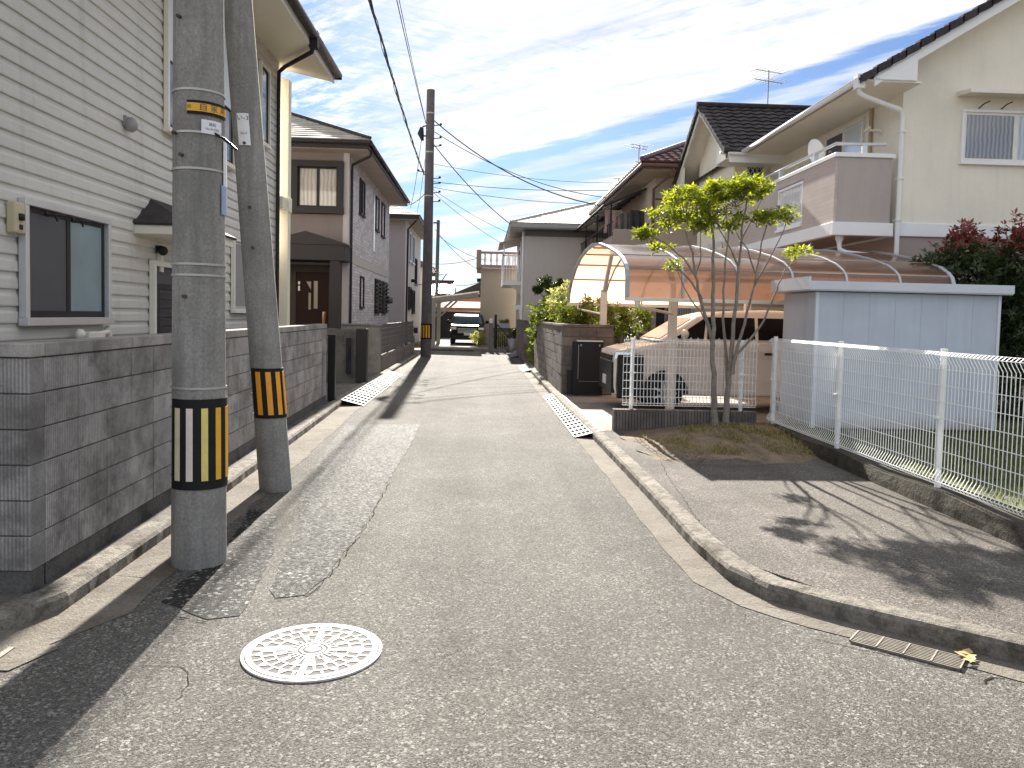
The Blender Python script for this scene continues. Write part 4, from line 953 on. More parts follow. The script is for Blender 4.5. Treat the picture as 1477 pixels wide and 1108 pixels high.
# ================================================================== RIGHT: BROWN-ROOFED HOUSE
bh = empty('brown_roof_house', 'tan house with red-brown tiled roof and a roofed balcony hung with washing', 'house', (8,30,0))
m = MB(); m.box(5.6,12,26.2,38,.1,6.35); obj('wall', m, M_brown_wall, bh)
m = MB(); m.box(4.99,12,25.02,38.5,6.36,6.42); obj('soffit', m, M('bh_soffit', (.40,.34,.27), .8), bh)
m = MB(); m.bar((4.98,25.0,6.50),(4.98,38.5,6.50),.04,.24); m.bar((12,25.0,6.50),(4.96,25.0,6.50),.04,.24); m.tube([(4.9,24.95,6.5),(4.9,38.5,6.5)], .07, 6); m.tube([(4.9,24.93,6.5),(12,24.93,6.5)], .07, 6)
m.tube([(5.9,24.95,6.45),(5.9,25.0,6.3),(5.52,26.1,5.95),(5.52,26.12,.2)], .05, 6); obj('gutter', m, plain('brown_gutter', (.13,.07,.05), .5), bh)
m = MB(); tiles(m, (12.5,24.9,6.6), (-1,0,0), (0,1,.5), 7.6, 5.0, .3, .28, rb=lambda b: 7.6-b*.89, lb=lambda b: 0, wave=.04, th=.04)
tiles(m, (4.88,38.6,6.6), (0,-1,0), (1,0,.5), 13.7, 5.0, .3, .28, rb=lambda b: 13.7-b*.89, lb=lambda b: 0, wave=.04, th=.04)
m.add([(12.5,24.95,6.58),(4.9,24.95,6.58),(4.9,38.6,6.58),(12.5,38.6,6.58),(9.9,30,9.05),(9.9,38,9.05)], [(0,1,4),(1,2,5,4)])
m.tube([(4.88,24.9,6.68),(9.4,29.4,8.95)], .10, 6); obj('roof', m, M_tile_red, bh)
m = MB(); m.box(5.595,5.60,26.2,30,4.9,4.95); m.box(5.6,7,26.18,26.199,5.62,5.66); obj('trim', m, M_dark, bh)
# roofed balcony along the side
m = MB(); m.box(4.35,5.59,27.2,37.5,4.05,4.2); m.box(4.35,4.42,27.2,37.5,4.2,4.5); m.box(4.42,5.59,27.2,27.28,4.2,4.75); bb = obj('balcony', m, M_pinktan, bh)
m = MB(); m.prism([(4.15,27.6,5.55),(5.58,27.6,6.2),(5.58,27.6,6.23),(4.15,27.6,5.58)], (0,10,0)); rf = obj('canopy', m, M_polyclear, bb)
m = MB(); m.tube([(4.12,27.5,5.57),(4.12,37.7,5.57)], .05, 6)
for i in range(11): m.bar((4.15,27.6+i,5.55),(5.58,27.6+i,6.2),.05,.07)
for y in (27.7,31,34.3,37.4): m.bar((4.4,y,4.2),(4.4,y,5.65),.06)
m.tube([(4.4,27.3,5.0),(4.4,37.4,5.0)], .025, 6); obj('canopy_frame', m, M_dark, bb)
m = MB()
for i in range(26): m.bar((4.38,27.5+i*.39,4.5),(4.38,27.5+i*.39,5.0),.025)
obj('railing', m, M_dark, bb)
m = MB(); m.bar((4.6,27.3,.1),(4.6,27.3,4.05),.12); m.bar((5.45,27.3,.1),(5.45,27.3,4.05),.12); m.bar((4.5,33,.1),(4.5,33,4.05),.12); obj('balcony_post', m, M_offwhite, bb)
m = MB(); m.tube([(4.75,27.5,5.35),(4.75,33,5.35)], .02, 6); obj('drying_pole', m, M_galv, bb)
gf = Fr((0,26.2,0), (1,0,0), (0,-1,0)); window(bh, gf, 6.3, 7.6, 1.2, 2.3, M_alu, [M_curtX, M_curtX], M_alu, .05, .06)
m = MB(); m.fbox(gf, 5.75,6.0,.3,2.6,.0,.12); m.tube([gf(6.15,3.6,.06), gf(6.15,.3,.06)], .04, 6); obj('meter_cabinet', m, M_dark, bh)
def cloth(name, label, px0, px1, py0, py1, y, mt, grp):
    a, b = Yp(px0,py0,y), Yp(px1,py1,y); m = MB(); ph = rnd.uniform(0, 6)
    def fn(u, v):
        x = a.x+(b.x-a.x)*u; z = a.z+(b.z-a.z)*v; wd = 1-.12*math.sin(v*3); return ((a.x+b.x)/2+(x-(a.x+b.x)/2)*wd, y+.05*math.sin(u*14+ph)*(.3+v)+.02*math.sin(v*9), z)
    m.grid(fn, 16, 8, True); o = obj(name, m, mt); o.modifiers.new('s','SOLIDIFY').thickness = .015; return tag(o, label, 'laundry', grp)
cloth('hanging_cloth', 'dull pink cloth hung on the balcony of the red-brown roofed house', 872, 897, 303, 337, 28.6, M_cloth_pink, 'washing on the balcony')
cloth('hanging_cloth', 'grey cloth hung between the pink and the black cloth on the balcony', 893, 912, 306, 339, 28.2, M_cloth_grey, 'washing on the balcony')
cloth('hanging_cloth', 'black cloth hung beside the balcony wall corner of the red-brown roofed house', 908, 931, 303, 337, 27.9, M_cloth_dark, 'washing on the balcony')
antenna('tv_antenna', 'television antenna on the red-brown roof with two arrays at its top', tuple(Yp(921,240,27.5)), .72, ((.98,6,.8),(.84,6,.7),(.2,3,.3)), .8, .5)
antenna('tv_antenna', 'small low antenna peeping over the gutter of the red-brown roof', tuple(Yp(892,272,33)), .42, ((.95,4,.5),), .6, .4)

# ================================================================== RIGHT: GREIGE HOUSE AND TAN HOUSE AT THE END
gh = empty('greige_house', 'big plain greige house with sunlit pale hip roof beyond the hedge', 'house', (5,40,0))
m = MB(); m.box(1.87,9.5,36,44,.05,5.3); obj('wall', m, M_grey_house, gh)
m = MB(); m.box(1.85,9.52,35.97,44.02,5.301,5.56); obj('frieze', m, plain('dark_frieze', (.13,.125,.125), .6), gh)
m = MB(); m.box(1.22,10.1,35.3,44.6,5.58,5.64); m.bar((1.2,35.28,5.72),(10.1,35.28,5.72),.04,.2); m.bar((1.2,35.28,5.72),(1.2,44.6,5.72),.04,.2); obj('eaves', m, plain('grey_eaves', (.33,.32,.31), .6), gh)
m = MB(); tiles(m, (1.15,35.25,5.82), (1,0,0), (0,1,.36), 9.0, 5.0, .5, .3, lb=lambda b: min(4.5,b*.94), rb=lambda b: 9.0-b*.0)
tiles(m, (1.15,44.6,5.82), (0,-1,0), (1,0,.36), 9.4, 4.9, .5, .3, lb=lambda b: b*.94, rb=lambda b: 9.4-b*.94)
m.add([(1.2,35.3,5.8),(10.1,35.3,5.8),(10.1,44.6,5.8),(1.2,44.6,5.8),(5.8,39.95,7.46),(10.1,39.95,7.46)], [(0,1,5,4),(2,3,4,5),(3,0,4)]); m.tube([(1.18,35.28,5.86),(5.8,39.9,7.52),(10,39.9,7.52)], .06, 6); obj('roof', m, M_bright_roof, gh)
m = MB(); m.box(.95,1.86,37.6,41.5,3.15,3.35); m.box(.95,1.0,37.6,41.5,3.35,3.42); bb = obj('balcony', m, M_white, gh)
vs = []; m = MB(); pts = [(0.98,3.149)]+[(1.0+.87*math.sin(t*math.pi/16), 2.35+.78*math.cos(t*math.pi/16)) for t in range(9)]+[(1.86,3.149)]
m.prism([(x,37.65,z) for x,z in pts], (0,.12,0)); obj('arched_bracket', m, M_grey_house, bb)
m = MB()
for i in range(7): m.bar((.98+i*.14,37.62,3.36),(.98+i*.14,37.62,4.5),.03)
for i in range(14): m.bar((.98,37.62+i*.29,3.36),(.98,37.62+i*.29,4.5),.03)
m.box(.95,1.86,37.59,37.65,4.5,4.56); m.box(.95,1.01,37.651,41.5,4.5,4.56); m.bar((.98,37.62,3.3),(.98,37.62,5.2),.06); m.bar((1.75,37.62,3.3),(1.75,37.62,5.2),.06); obj('railing', m, M_white, bb)
m = MB(); m.prism([(.75,37.3,5.05),(1.84,37.3,5.35),(1.84,37.3,5.40),(.75,37.3,5.10)], (0,4.2,0)); obj('awning', m, plain('brownish_awning', (.33,.27,.23), .6), bb)
fh = Fr((1.87,0,0), (0,-1,0), (-1,0,0)); window(gh, fh, -41,-38.2,3.4,5.0, M_dark, [M_glass, M_glass], M_dark); m = MB(); m.fbox(fh,-38.2,-37.2,.2,2.2,.0,.05); obj('door', m, plain('maroon_door', (.06,.025,.03), .5), gh)
m = MB(); m.tube([fh(-36.15,5.5,.08), fh(-36.15,.1,.08)], .06, 6); m.box(1.45,1.86,36.4,36.8,2.0,2.2); obj('downpipe', m, M_white, gh)
th = empty('tan_house', 'tan house with a white balustrade along its roof behind the parked dark car', 'house', (1,47,0))
m = MB(); m.box(-.10,2.6,45,51,.05,4.36); obj('wall', m, M_tan_house, th)
m = MB(); m.box(-.36,2.6,44.6,45.0,4.37,4.52); m.box(-.36,-.04,45.01,51,4.37,4.52); m.box(-.33,2.6,44.62,44.85,5.14,5.26); m.box(-.33,-.1,44.86,51,5.14,5.26); m.box(-.36,-.10,44.6,44.88,4.53,5.34); bl = obj('balustrade', m, plain('pinkish_coping', (.36,.26,.22), .8), th)
for i in range(7):
    m = MB(); m.lathe((.12+i*.33,44.74,4.52), [(.05,0),(.05,.06),(.035,.1),(.085,.26),(.06,.4),(.04,.5),(.05,.56),(.05,.62)], 8); obj('baluster', m, M_white, bl)
m = MB(); m.box(-.32,-.101,45.2,45.9,3.6,3.78); obj('wall_lamp', m, M_dark, th)

# ================================================================== END OF THE LANE
sg = Fr((0,0,0), (1,0,0), (0,-1,0))
cp = empty('carport', 'small cantilever carport with pale arm over the dark car at the lane end', 'carport', (-2.2,38.5,0))
for y in (38.3,43.): obj('post', MB().box(-2.42,-2.22,y,y+.2,.1,2.35), M_weath, cp)
for y in (38.4,43.1):
    ar = obj('arm', MB().bar((-2.5,y,2.36),(-.2,y,2.72),.10,.14), M_weath, cp); obj('brace', MB().bar((-2.3,y,1.55),(-1.35,y,2.44),.08,.1), M_weath, ar)
m = MB(); m.prism([(-2.5,38.2,2.47),(-.15,38.2,2.83),(-.15,38.2,2.86),(-2.5,38.2,2.50)], (0,5.2,0)); obj('roof_sheet', m, M_polyclear, cp)

def car(name, label, cat, Ln, W, Hh, low, top, sill, wheels, wr, paint, loc, rotz, dark_front=0, tumble=.13):
    """nose at x=0, body towards +x; low = bonnet/belt line, top = greenhouse outline"""
    e = empty(name, label, cat, loc); e.rotation_euler = (0,0,rotz); w2 = W/2
    under = [(Ln-.02,sill),(.02,sill)]
    m = MB(); outline = low+under; n = len(outline)
    inner = [(x, z) for x, z in outline]
    vs = []; 
    for s in (-1,1):
        for x, z in outline:
            k = 1-.10*max(0,1-x/.45)-.06*max(0,1-(Ln-x)/.4)-(.05 if z < .5 else 0)
            vs.append((x, s*w2*k, z))
    m.add(vs, [tuple(range(n)), tuple(range(n,2*n))[::-1]]+[(i,n+i,n+(i+1)%n,(i+1)%n) for i in range(n)])
    body = obj('body', m, paint, e, .05, 3, local=True)
    m = MB(); n = len(top); zb = min(z for _, z in top); vs = []
    for s in (-1,1):
        for x, z in top: vs.append((x, s*(w2-.02-tumble*(z-zb)/(Hh-zb)), z))
    m.add(vs, [tuple(range(n)), tuple(range(n,2*n))[::-1]]+[(i,n+i,n+(i+1)%n,(i+1)%n) for i in range(n)])
    obj('cabin', m, paint, e, .05, 3, local=True)
    yw = lambda z: w2-.02-tumble*(z-zb)/(Hh-zb)
    zt, z0 = Hh-.14, zb+.06
    A, B = top[0], top[1]; C, D = top[-2], top[-1]
    xa = lambda z: A[0]+(B[0]-A[0])*(z-A[1])/(B[1]-A[1]) if B[1] != A[1] else A[0]
    xd = lambda z: D[0]+(C[0]-D[0])*(z-D[1])/(C[1]-D[1]) if C[1] != D[1] else D[0]
    for s in (-1,1):
        m = MB(); xs = [xa(z0)+.18, xa(z0)+.75, xa(z0)+1.65, xd(z0)-.12]; xt = [xa(zt)+.14, max(xa(zt)+.16, xa(z0)+.75), xa(z0)+1.65, xd(zt)-.10]
        for i in range(3):
            q = [(xs[i]+.03,s*(yw(z0)+.012),z0),(xs[i+1]-.03,s*(yw(z0)+.012),z0),(xt[i+1]-.03,s*(yw(zt)+.012),zt),(xt[i]+.03,s*(yw(zt)+.012),zt)]
            m.add(q+[(a,b-s*.02,c) for a,b,c in q], [(0,1,2,3),(7,6,5,4),(0,4,5,1),(1,5,6,2),(2,6,7,3),(3,7,4,0)])
        obj('side_window', m, M_tint, e, local=True)
        m = MB(); xm = xa(z0)+.35; m.ball((xm, s*(w2+.13), z0+.08), .11, 8, (.6,.9,.75)); m.bar((xm,s*(w2-.03),z0+.02),(xm,s*(w2+.08),z0+.05),.05); obj('mirror', m, paint, e, local=True)
    d = V((B[0]-A[0],0,B[1]-A[1])); nn = V((-d.z,0,d.x)).normalized()
    p = lambda t, y: V((A[0],0,A[1]))+d*t+nn*.012+V((0,y,0))
    m = MB(); m.sheet([p(.1,-yw(A[1])+.1), p(.1,yw(A[1])-.1), p(.93,yw(B[1])-.1), p(.93,-yw(B[1])+.1)]); obj('windscreen', m, plain('windscreen_glass', (.04,.08,.13), .12, Specular_IOR_Level=.3) if 'windscreen_glass' not in bpy.data.materials else bpy.data.materials['windscreen_glass'], e, local=True)
    for x in wheels:
        for s in (-1,1):
            c = V((x, s*(w2-.10), wr)); m = MB()
            prof = [(wr*.62,-.10),(wr*.9,-.10),(wr,-.06),(wr,.06),(wr*.9,.10),(wr*.62,.10)]
            vs = [c+V((r_*math.cos(2*math.pi*k/28), s*y_, r_*math.sin(2*math.pi*k/28))) for r_, y_ in prof for k in range(28)]
            m.add(vs, [(i*28+k, i*28+(k+1)%28, (i+1)*28+(k+1)%28, (i+1)*28+k) for i in range(5) for k in range(28)], True)
            w = obj('wheel', m, M_tyre, e, local=True); m = MB(); yy = s*.105
            m.tube([c+V((0,s*.02,0)), c+V((0,s*.11,0))], wr*.2, 12)
            for k in range(7): t = 2*math.pi*k/7; m.bar(c+V((0,s*.09,0)), c+V((wr*.62*math.cos(t),s*.09,wr*.62*math.sin(t))), .045,.03)
            obj('rim', m, M_alu, w); m = MB(); m.tube([c+V((0,s*.0,0)), c+V((0,s*.03,0))], wr*.62, 24); obj('hub', m, M_black, w)
            m = MB(); N = 16; a = []
            for k in range(N+1): t = math.pi*k/N; a += [(x+(wr+.07)*math.cos(t), s*(w2+.004), wr+(wr+.07)*math.sin(t)), (x+(wr+.0)*math.cos(t), s*(w2+.004), wr+(wr+.0)*math.sin(t))]
            m.add(a, [(2*k,2*k+1,2*k+3,2*k+2) for k in range(N)]); o = obj('wheel_arch', m, M_black, e, local=True); o.modifiers.new('s','SOLIDIFY').thickness = .02
    return e, w2
van, w2 = car('minivan', 'cream minivan parked nose out under the curved bronze carport', 'van', 4.7, 1.76, 1.80,
    [(.0,.42),(.0,.95),(.10,1.06),(.95,1.24),(4.62,1.26),(4.70,.95),(4.70,.45)],
    [(.72,1.22),(1.42,1.66),(1.85,1.76),(2.6,1.80),(4.3,1.78),(4.52,1.68),(4.66,1.22)], .28, (.88,3.7), .33, M_vanpaint, (2.30,14.48,.1), 0)
m = MB(); m.box(-.03,.06,-.74,.74,.30,.86); m.box(.05,.50,-.886,-.80,.22,.98); obj('bumper', m, M_black, van, .03, local=True)  # black bumper; its fender wrap stands in for dark shade on the nose
m = MB(); m.box(-.02,.05,-.62,.62,.87,.96); obj('grille', m, M_dark, van, local=True)
for s in (-1,1): m = MB(); m.prism([(.0,s*.80,.90),(.36,s*.888,1.02),(.34,s*.888,1.12),(.02,s*.80,1.02)], (0,-s*.06,0)); obj('headlight', m, M_lamp, van, local=True)
obj('number_plate', MB().box(-.045,-.031,-.17,.17,.42,.58), M_plate, van, local=True)
m = MB(); m.box(1.9,1.905,-.885,-.879,.35,1.2); m.box(2.95,2.955,-.885,-.879,.35,1.2); m.box(2.6,2.8,-.90,-.878,1.02,1.06); obj('door_seam', m, M_dark, van, local=True)

suv, w2 = car('parked_car', 'dark grey car facing the lane end with sun glinting on its bonnet', 'car', 4.4, 1.82, 1.60,
    [(.0,.45),(.0,.92),(.12,1.0),(.95,1.08),(4.3,1.10),(4.4,.9),(4.4,.5)],
    [(.85,1.06),(1.5,1.52),(1.8,1.58),(3.2,1.60),(4.0,1.5),(4.3,1.08)], .30, (.85,3.5), .34, M_carpaint, (-.74,41.6,.14), R(90))
m = MB(); m.box(-.03,.06,-.8,.8,.30,.52); obj('bumper', m, M_black, suv, .02, local=True)
m = MB()
for i in range(4): m.box(-.025,.03,-.5,.5,.62+i*.07,.65+i*.07)
obj('grille', m, M_alu, suv, local=True)
for s in (-1,1): m = MB(); m.box(-.02,.14,s*.72-.16,s*.72+.16,.78,.92); obj('headlight', m, M_lamp, suv, .03, local=True)
obj('number_plate', MB().box(-.045,-.031,-.17,.17,.50,.66), M_plate, suv, local=True)

# gate, pots and plants at the end
e = empty('gate_post', 'pale concrete gate post with lamp at the end of the lane', 'gate post', (.42,37.7,0))
m = MB(); m.box(.34,.54,37.62,37.82,.05,1.35); obj('post', m, M_pillar, e, .01); m = MB(); m.box(.37,.51,37.65,37.79,1.351,1.55); obj('lamp', m, M_white, e)
e = empty('folding_gate', 'black folding metal gate drawn beside the pale gate post', 'gate', (.7,37.7,0))
m = MB(); m.box(.60,.72,37.66,37.74,.08,1.75); obj('gate_upright', m, M_black, e)
m = MB()
for i in range(5): m.bar((.73+i*.09,37.7,.12),(.73+i*.09,37.7,1.25-i*.12),.03)
m.bar((.72,37.7,1.3),(1.35,37.7,.62),.05); m.bar((.72,37.7,.12),(1.2,37.7,.12),.05); obj('lattice', m, M_dark, e)
e = empty('low_wall', 'low dark garden wall behind the folding gate at the lane end', 'wall', (1,43,0))
m = MB(); m.box(.45,1.86,42.6,42.8,.05,1.0); obj('blocks', m, M_block_far, e); m = MB(); m.box(.43,1.86,42.57,42.83,1.001,1.05); obj('coping', m, M_mortar, e)
e = empty('boundary_wall', 'dark brown boundary wall behind the parked car', 'wall', (-3,52,0))
m = MB(); m.box(-4.5,1.5,53,53.2,0,1.9); obj('panel', m, M_dark, e); m = MB(); m.box(-4.5,1.5,52.97,53.23,1.901,1.98); obj('coping', m, plain('pinkish_rail', (.4,.3,.26), .7), e)
e = empty('flower_pot', 'large pale flower pot standing before the greige house', 'flower pot', (1.5,37.9,.08))
m = MB(); m.lathe((1.5,37.95,.08), [(.15,0),(.2,.02),(.22,.3),(.25,.5),(.26,.55),(.22,.55)], 16); obj('pot', m, plain('pale_glazed_pot', (.50,.50,.52), .4), e)
m = MB(); rosettes(m, (1.5,37.95,.85), (.25,.25,.25), 40, .12); obj('foliage', m, M_leaf_dark, e)
e = empty('planter_box', 'blue-white planter box on the low garden wall', 'planter', (1.1,42.7,1.05))
m = MB(); m.box(.95,1.5,42.62,42.78,1.052,1.30); obj('box', m, M_shed, e); m = MB(); rosettes(m, (1.2,42.7,1.38), (.28,.08,.1), 25, .1); obj('foliage', m, M_leaf_mid, e)
for px, lb in ((690,'round pale-leaved bush between the car and the gate post'),(722,'round pale-leaved bush right of the black folding gate upright')):
    p = Yp(px, 495, 40); e = empty('round_bush', lb, 'bush', (p.x,40,.1)); m = MB(); rosettes(m, (p.x,40,.55), (.42,.4,.38), 130, .11); obj('foliage', m, M_leaf_pale, e)
    m = MB(); m.tube([(p.x,40,.08),(p.x,40,.5)], .04, 6); obj('stem', m, M_bark, e)

# distant houses and hillside roofs
def far_house(label, x0, x1, y0, y1, h, rh, wall, roof, axis='x'):
    e = empty('distant_house', label, 'house', ((x0+x1)/2,(y0+y1)/2,0), 'distant houses beyond the lane end')
    obj('wall', MB().box(x0,x1,y0,y1,0,h), wall, e); m = MB(); ym = (y0+y1)/2; xm = (x0+x1)/2
    if axis == 'x': m.prism([(x0-.4,y0-.5,h),(x0-.4,y1+.5,h),(x0-.4,ym,h+rh)], (x1-x0+.8,0,0))
    else: m.prism([(x0-.5,y0-.4,h),(x1+.5,y0-.4,h),(xm,y0-.4,h+rh)], (0,y1-y0+.8,0))
    rr = obj('roof', m, roof, e); m = MB(); m.box(x0-.3,x1+.3,ym-.15,ym+.15,h+rh-.1,h+rh+.15); obj('ridge', m, M_tile_dark, rr) if axis == 'x' else None
    f_ = Fr((0,y0,0), (1,0,0), (0,-1,0)); k = max(1, int((x1-x0)/2.4))
    for i in range(k):
        a = x0+.6+i*(x1-x0-.8)/k; window(e, f_, a, a+1.2, h-1.9, h-.7, M_offwhite, [M_glass, M_glass], M_dark, .06, .06)
far_house('distant pinkish house with dark gabled roof seen above the parked car', -2.2,3.5,64,72,3.2,1.5, M('pinkish_far_wall', (.50,.38,.34), .9), M_tile_dark, 'y')
far_house('distant low house with long red-brown tiled roof left of the parked car', -9,-2.9,70,78,3.4,1.3, M_offwhite, M_tile_red)
far_house('distant two storey house with pale wall half hidden by the far pole', -9,-5.2,82,90,4.6,1.4, M_cream, M_tile_dark)
far_house('distant house with terracotta roof lower down behind the end carport', -3.0,.5,57,61,2.2,.9, M('orange_far_wall', (.50,.30,.22), .9), M('terracotta_roof', (.30,.12,.07), .8))
far_house('distant wide grey-roofed house at the skyline behind the lane end', -20,-10,95,104,5.2,1.6, M_offwhite, M_slate)
struct('hills', MB().grid(lambda u, v: (-220+440*u, 330+v*30, -1+v*(9+3*math.sin(u*9)+2*math.sin(u*23+1))), 60, 6, True), M('wooded_hill', (.05,.065,.045), .95, .3, .2))

# ================================================================== RIGHT FOREGROUND: CURVED CARPORT
kp = empty('carport', 'wide carport with curved translucent bronze roof over the cream minivan', 'carport', (2.2,12.1,0))
TH = R(1.6); CO = V((2.2,12.1,0)); cu_, cv_ = V((math.cos(TH),math.sin(TH),0)), V((-math.sin(TH),math.cos(TH),0))
PR = [(0,2.03),(0,2.18),(.0,2.33),(.05,2.45),(.16,2.54),(.40,2.65),(.9,2.78),(1.7,2.93),(2.5,3.05),(3.2,3.10),(4.0,3.07),(4.8,2.96),(5.5,2.77),(6.1,2.5),(6.4,2.27),(6.5,2.05)]
def cpt(a, v, z, off=0): return CO+cu_*a+cv_*v+V((0,0,z+off))
LC, NB = 5.16, 6
m = MB()
for i in range(NB):
    a0, a1 = LC*i/NB+.015, LC*(i+1)/NB-.015
    m.add([cpt(a, v, z) for v, z in PR for a in (a0, a1)], [(2*k,2*k+1,2*k+3,2*k+2) for k in range(len(PR)-1)], True)
obj('roof_panel', m, M_poly, kp)
for i in range(NB+1):
    a = LC*i/NB; w_ = .017 if 0 < i < NB else .03; vs = []; m = MB()
    for v, z in PR:
        for o2 in (-.02,.026):
            c = 1 if v < 3.2 else -1; k = min(1, abs(v-3.2)/3.2)
            for s in (-1,1): vs.append(cpt(a+s*w_, v-o2*c*k, z, o2*(1.2-k)))
    n = len(PR); fs = []
    for k in range(n-1):
        b = 4*k; fs += [(b,b+4,b+5,b+1),(b+2,b+3,b+7,b+6),(b,b+2,b+6,b+4),(b+1,b+5,b+7,b+3)]
    m.add(vs, fs+[(0,1,3,2),(4*n-4,4*n-2,4*n-1,4*n-3)]); obj('rib', m, M_rib, kp)
m = MB()
for v, z in ((.10,2.475),(.72,2.72),(1.6,2.885),(2.5,3.02),(3.4,3.06),(4.3,3.0),(5.2,2.84),(5.9,2.56)): m.bar(cpt(.03,v,z), cpt(LC-.03,v,z), .045,.035)
obj('purlin', m, plain('tan_purlin', (.40,.30,.22), .5), kp)
m = MB(); m.bar(cpt(-.03,-.03,2.00), cpt(LC+.03,-.03,2.00), .09,.055); m.bar(cpt(-.03,6.53,2.01), cpt(LC+.03,6.53,2.01), .09,.06); obj('gutter', m, M_offwhite, kp)
def arm_pts(a, v0, s):
    q = [(v0,2.0),(v0,2.25)]
    for v, z in PR:
        if (s > 0 and v > v0+.45 and v < 3.3) or (s < 0 and v < v0-.35 and v > 3.1): q.append((v, z-.06))
    if s < 0: q = q[:2]+sorted(q[2:], key=lambda t: -t[0])
    return [cpt(a, v, z) for v, z in q]
for a in (1.03, 4.15):
    for v0, s in ((1.15,1),(4.75,-1)):
        if s < 0: a_ = a-.52
        else: a_ = a
        b = cpt(a_, v0, .1); m = MB(); m.box(b.x-.065,b.x+.065,b.y-.065,b.y+.065,.1,2.06 if s > 0 else 2.3); po = obj('post', m, M_offwhite, kp, .008)
        m = MB(); P_ = arm_pts(a_, v0, s)
        for p, q in zip(P_, P_[1:]): m.bar(p, q, .07,.09)
        obj('arm', m, M_alu, po)
m = MB(); m.tube([cpt(.16,-.02,2.0), cpt(.16,-.01,1.92), cpt(.22,.05,1.88), cpt(1.0,1.07,1.80)], .024, 8); m.lathe(tuple(cpt(.16,-.02,1.88)), [(.025,0),(.045,.06),(.05,.10)], 10); obj('drain_pipe', m, M_offwhite, kp); m = MB()
m.tube([cpt(.2,6.5,2.0), cpt(.22,6.45,1.9), cpt(.50,4.85,1.78)], .024, 8); obj('drain_pipe', m, M_offwhite, kp)

# black meter cabinet, side block wall
e = empty('utility_cabinet', 'black freestanding cabinet panel in front of the dark block wall on the right', 'cabinet', (2.15,16.3,.1))
m = MB(); m.box(1.87,2.50,16.18,16.34,.12,1.21); cb = obj('panel', m, M_black, e, .012); m = MB(); m.box(1.95,2.48,16.15,16.36,1.213,1.24); obj('top_rail', m, M_alu, e)
m = MB(); m.box(1.98,1.99,16.165,16.178,.45,1.15); m.box(2.0,2.46,16.17,16.179,.40,.405); m.box(2.02,2.05,16.165,16.178,1.12,1.16); m.box(2.40,2.43,16.165,16.178,1.12,1.16); obj('door_edge', m, M_galv, e)
m = MB(); m.box(1.76,1.868,16.20,16.33,.12,.62); obj('side_box', m, M_dark, e, .008)
def bwall(label, x, y0, y1, xe, n, z0=.1):
    e = empty('block_wall', label, 'wall', (x,y0,0))
    block_wall(Fr((x,y1,0), (0,-1,0), (-1,0,0)), y1-y0-.151, z0, n, .2, .15, (M_block_far, M_block_far), e, .4, .06)
    block_wall(Fr((x,y0,0), (1,0,0), (0,-1,0)), xe-x, z0, n, .2, .15, (M_block_far, M_block_far), e, .4, .06, name='front_blocks')
    return e
bwall('dark brown block wall on the right with the black cabinet before its front face', 1.68, 16.5, 25.2, 2.75, 7)
bwall('short dark block wall farther up on the right before the greige house', 1.50, 28.4, 34.5, 2.1, 7)
e = empty('block_wall', 'dark garden wall seen under the curved carport behind the minivan', 'wall', (6,21,0))
block_wall(Fr((2.76,20.6,0), (1,0,0), (0,-1,0)), 9, .1, 6, .2, .15, (M_block_far, M_block_far), e, .4, .06)

# planter wall with its mesh fence
e = empty('planter_wall', 'low dark ribbed tile planter wall beneath the multi-stemmed tree', 'wall', (2.9,11.2,0))
m = MB(); k = 48
for i in range(k):
    a = 1.90+2.06*i/k; m.box(a+.003,a+2.06/k-.003,11.20+rnd.uniform(-.004,.004),11.36,.02,.41)
obj('tiles', m, M_block_tile, e, .006, 2)
obj('core', MB().box(1.905,3.955,11.215,11.35,.0,.402), M_mortar, e)
def mesh_fence(e, fr, L, z0, z1, posts, pitch=.055, cap='fold', postz=None, mat=M_meshwhite, wr=.0027):
    """welded wire panel with bent top and bottom"""
    m = MB(); n = int(L/pitch); zs = [z0,z0+.035,z0+.07,z0+.12,z1-.12,z1-.07,z1-.03,z1]; ds = [.02,.05,.03,.0,.0,.03,.05,.01]
    if cap == 'loop': ds = [0,.03,.03,0,0,.03,.03,0]
    for i in range(n+1):
        u = L*i/n
        for a in range(len(zs)-1): m.bar(fr(u,zs[a],ds[a]), fr(u,zs[a+1],ds[a+1]), wr*2, wr*2)
        if cap == 'loop' and i % 2: m.tube([fr(u-.02,z1,0), fr(u,z1+.05,.0), fr(u+.02,z1,0)], wr*1.6, 4)
    nh = 7
    for z, d in [(z0+(z1-z0)*(.13+.74*i/(nh-1)), -.004) for i in range(nh)]+[(z0,.02),(z0+.035,.054),(z1-.03,.054),(z1,.006)]:
        m.bar(fr(0,z,d), fr(L,z,d), wr*2.2, wr*2.2)
    obj('wire_mesh', m, mat, e)
    for u in posts:
        m = MB(); b = fr(u, z0-.1 if postz is None else postz, -.035); t = fr(u, z1+.015, -.035); m.tube([b, t], .027, 12); m.tube([t, t+V((0,0,.012))], .030, 12)
        q = fr(u, (z0+z1)/2, -.03); m.bar(fr(u-.04,(z0+z1)/2,.01), fr(u+.04,(z0+z1)/2,.01), .02,.02)
        obj('post', m, mat, e)
e = empty('mesh_fence', 'short white wire mesh fence on the tiled planter wall in front of the minivan', 'fence', (2.9,11.3,.4))
mesh_fence(e, Fr((2.03,11.27,0), (1,0,0), (0,-1,0)), 1.92, .47, 1.40, (.13,1.72), .05, 'loop', .405, wr=.0036)
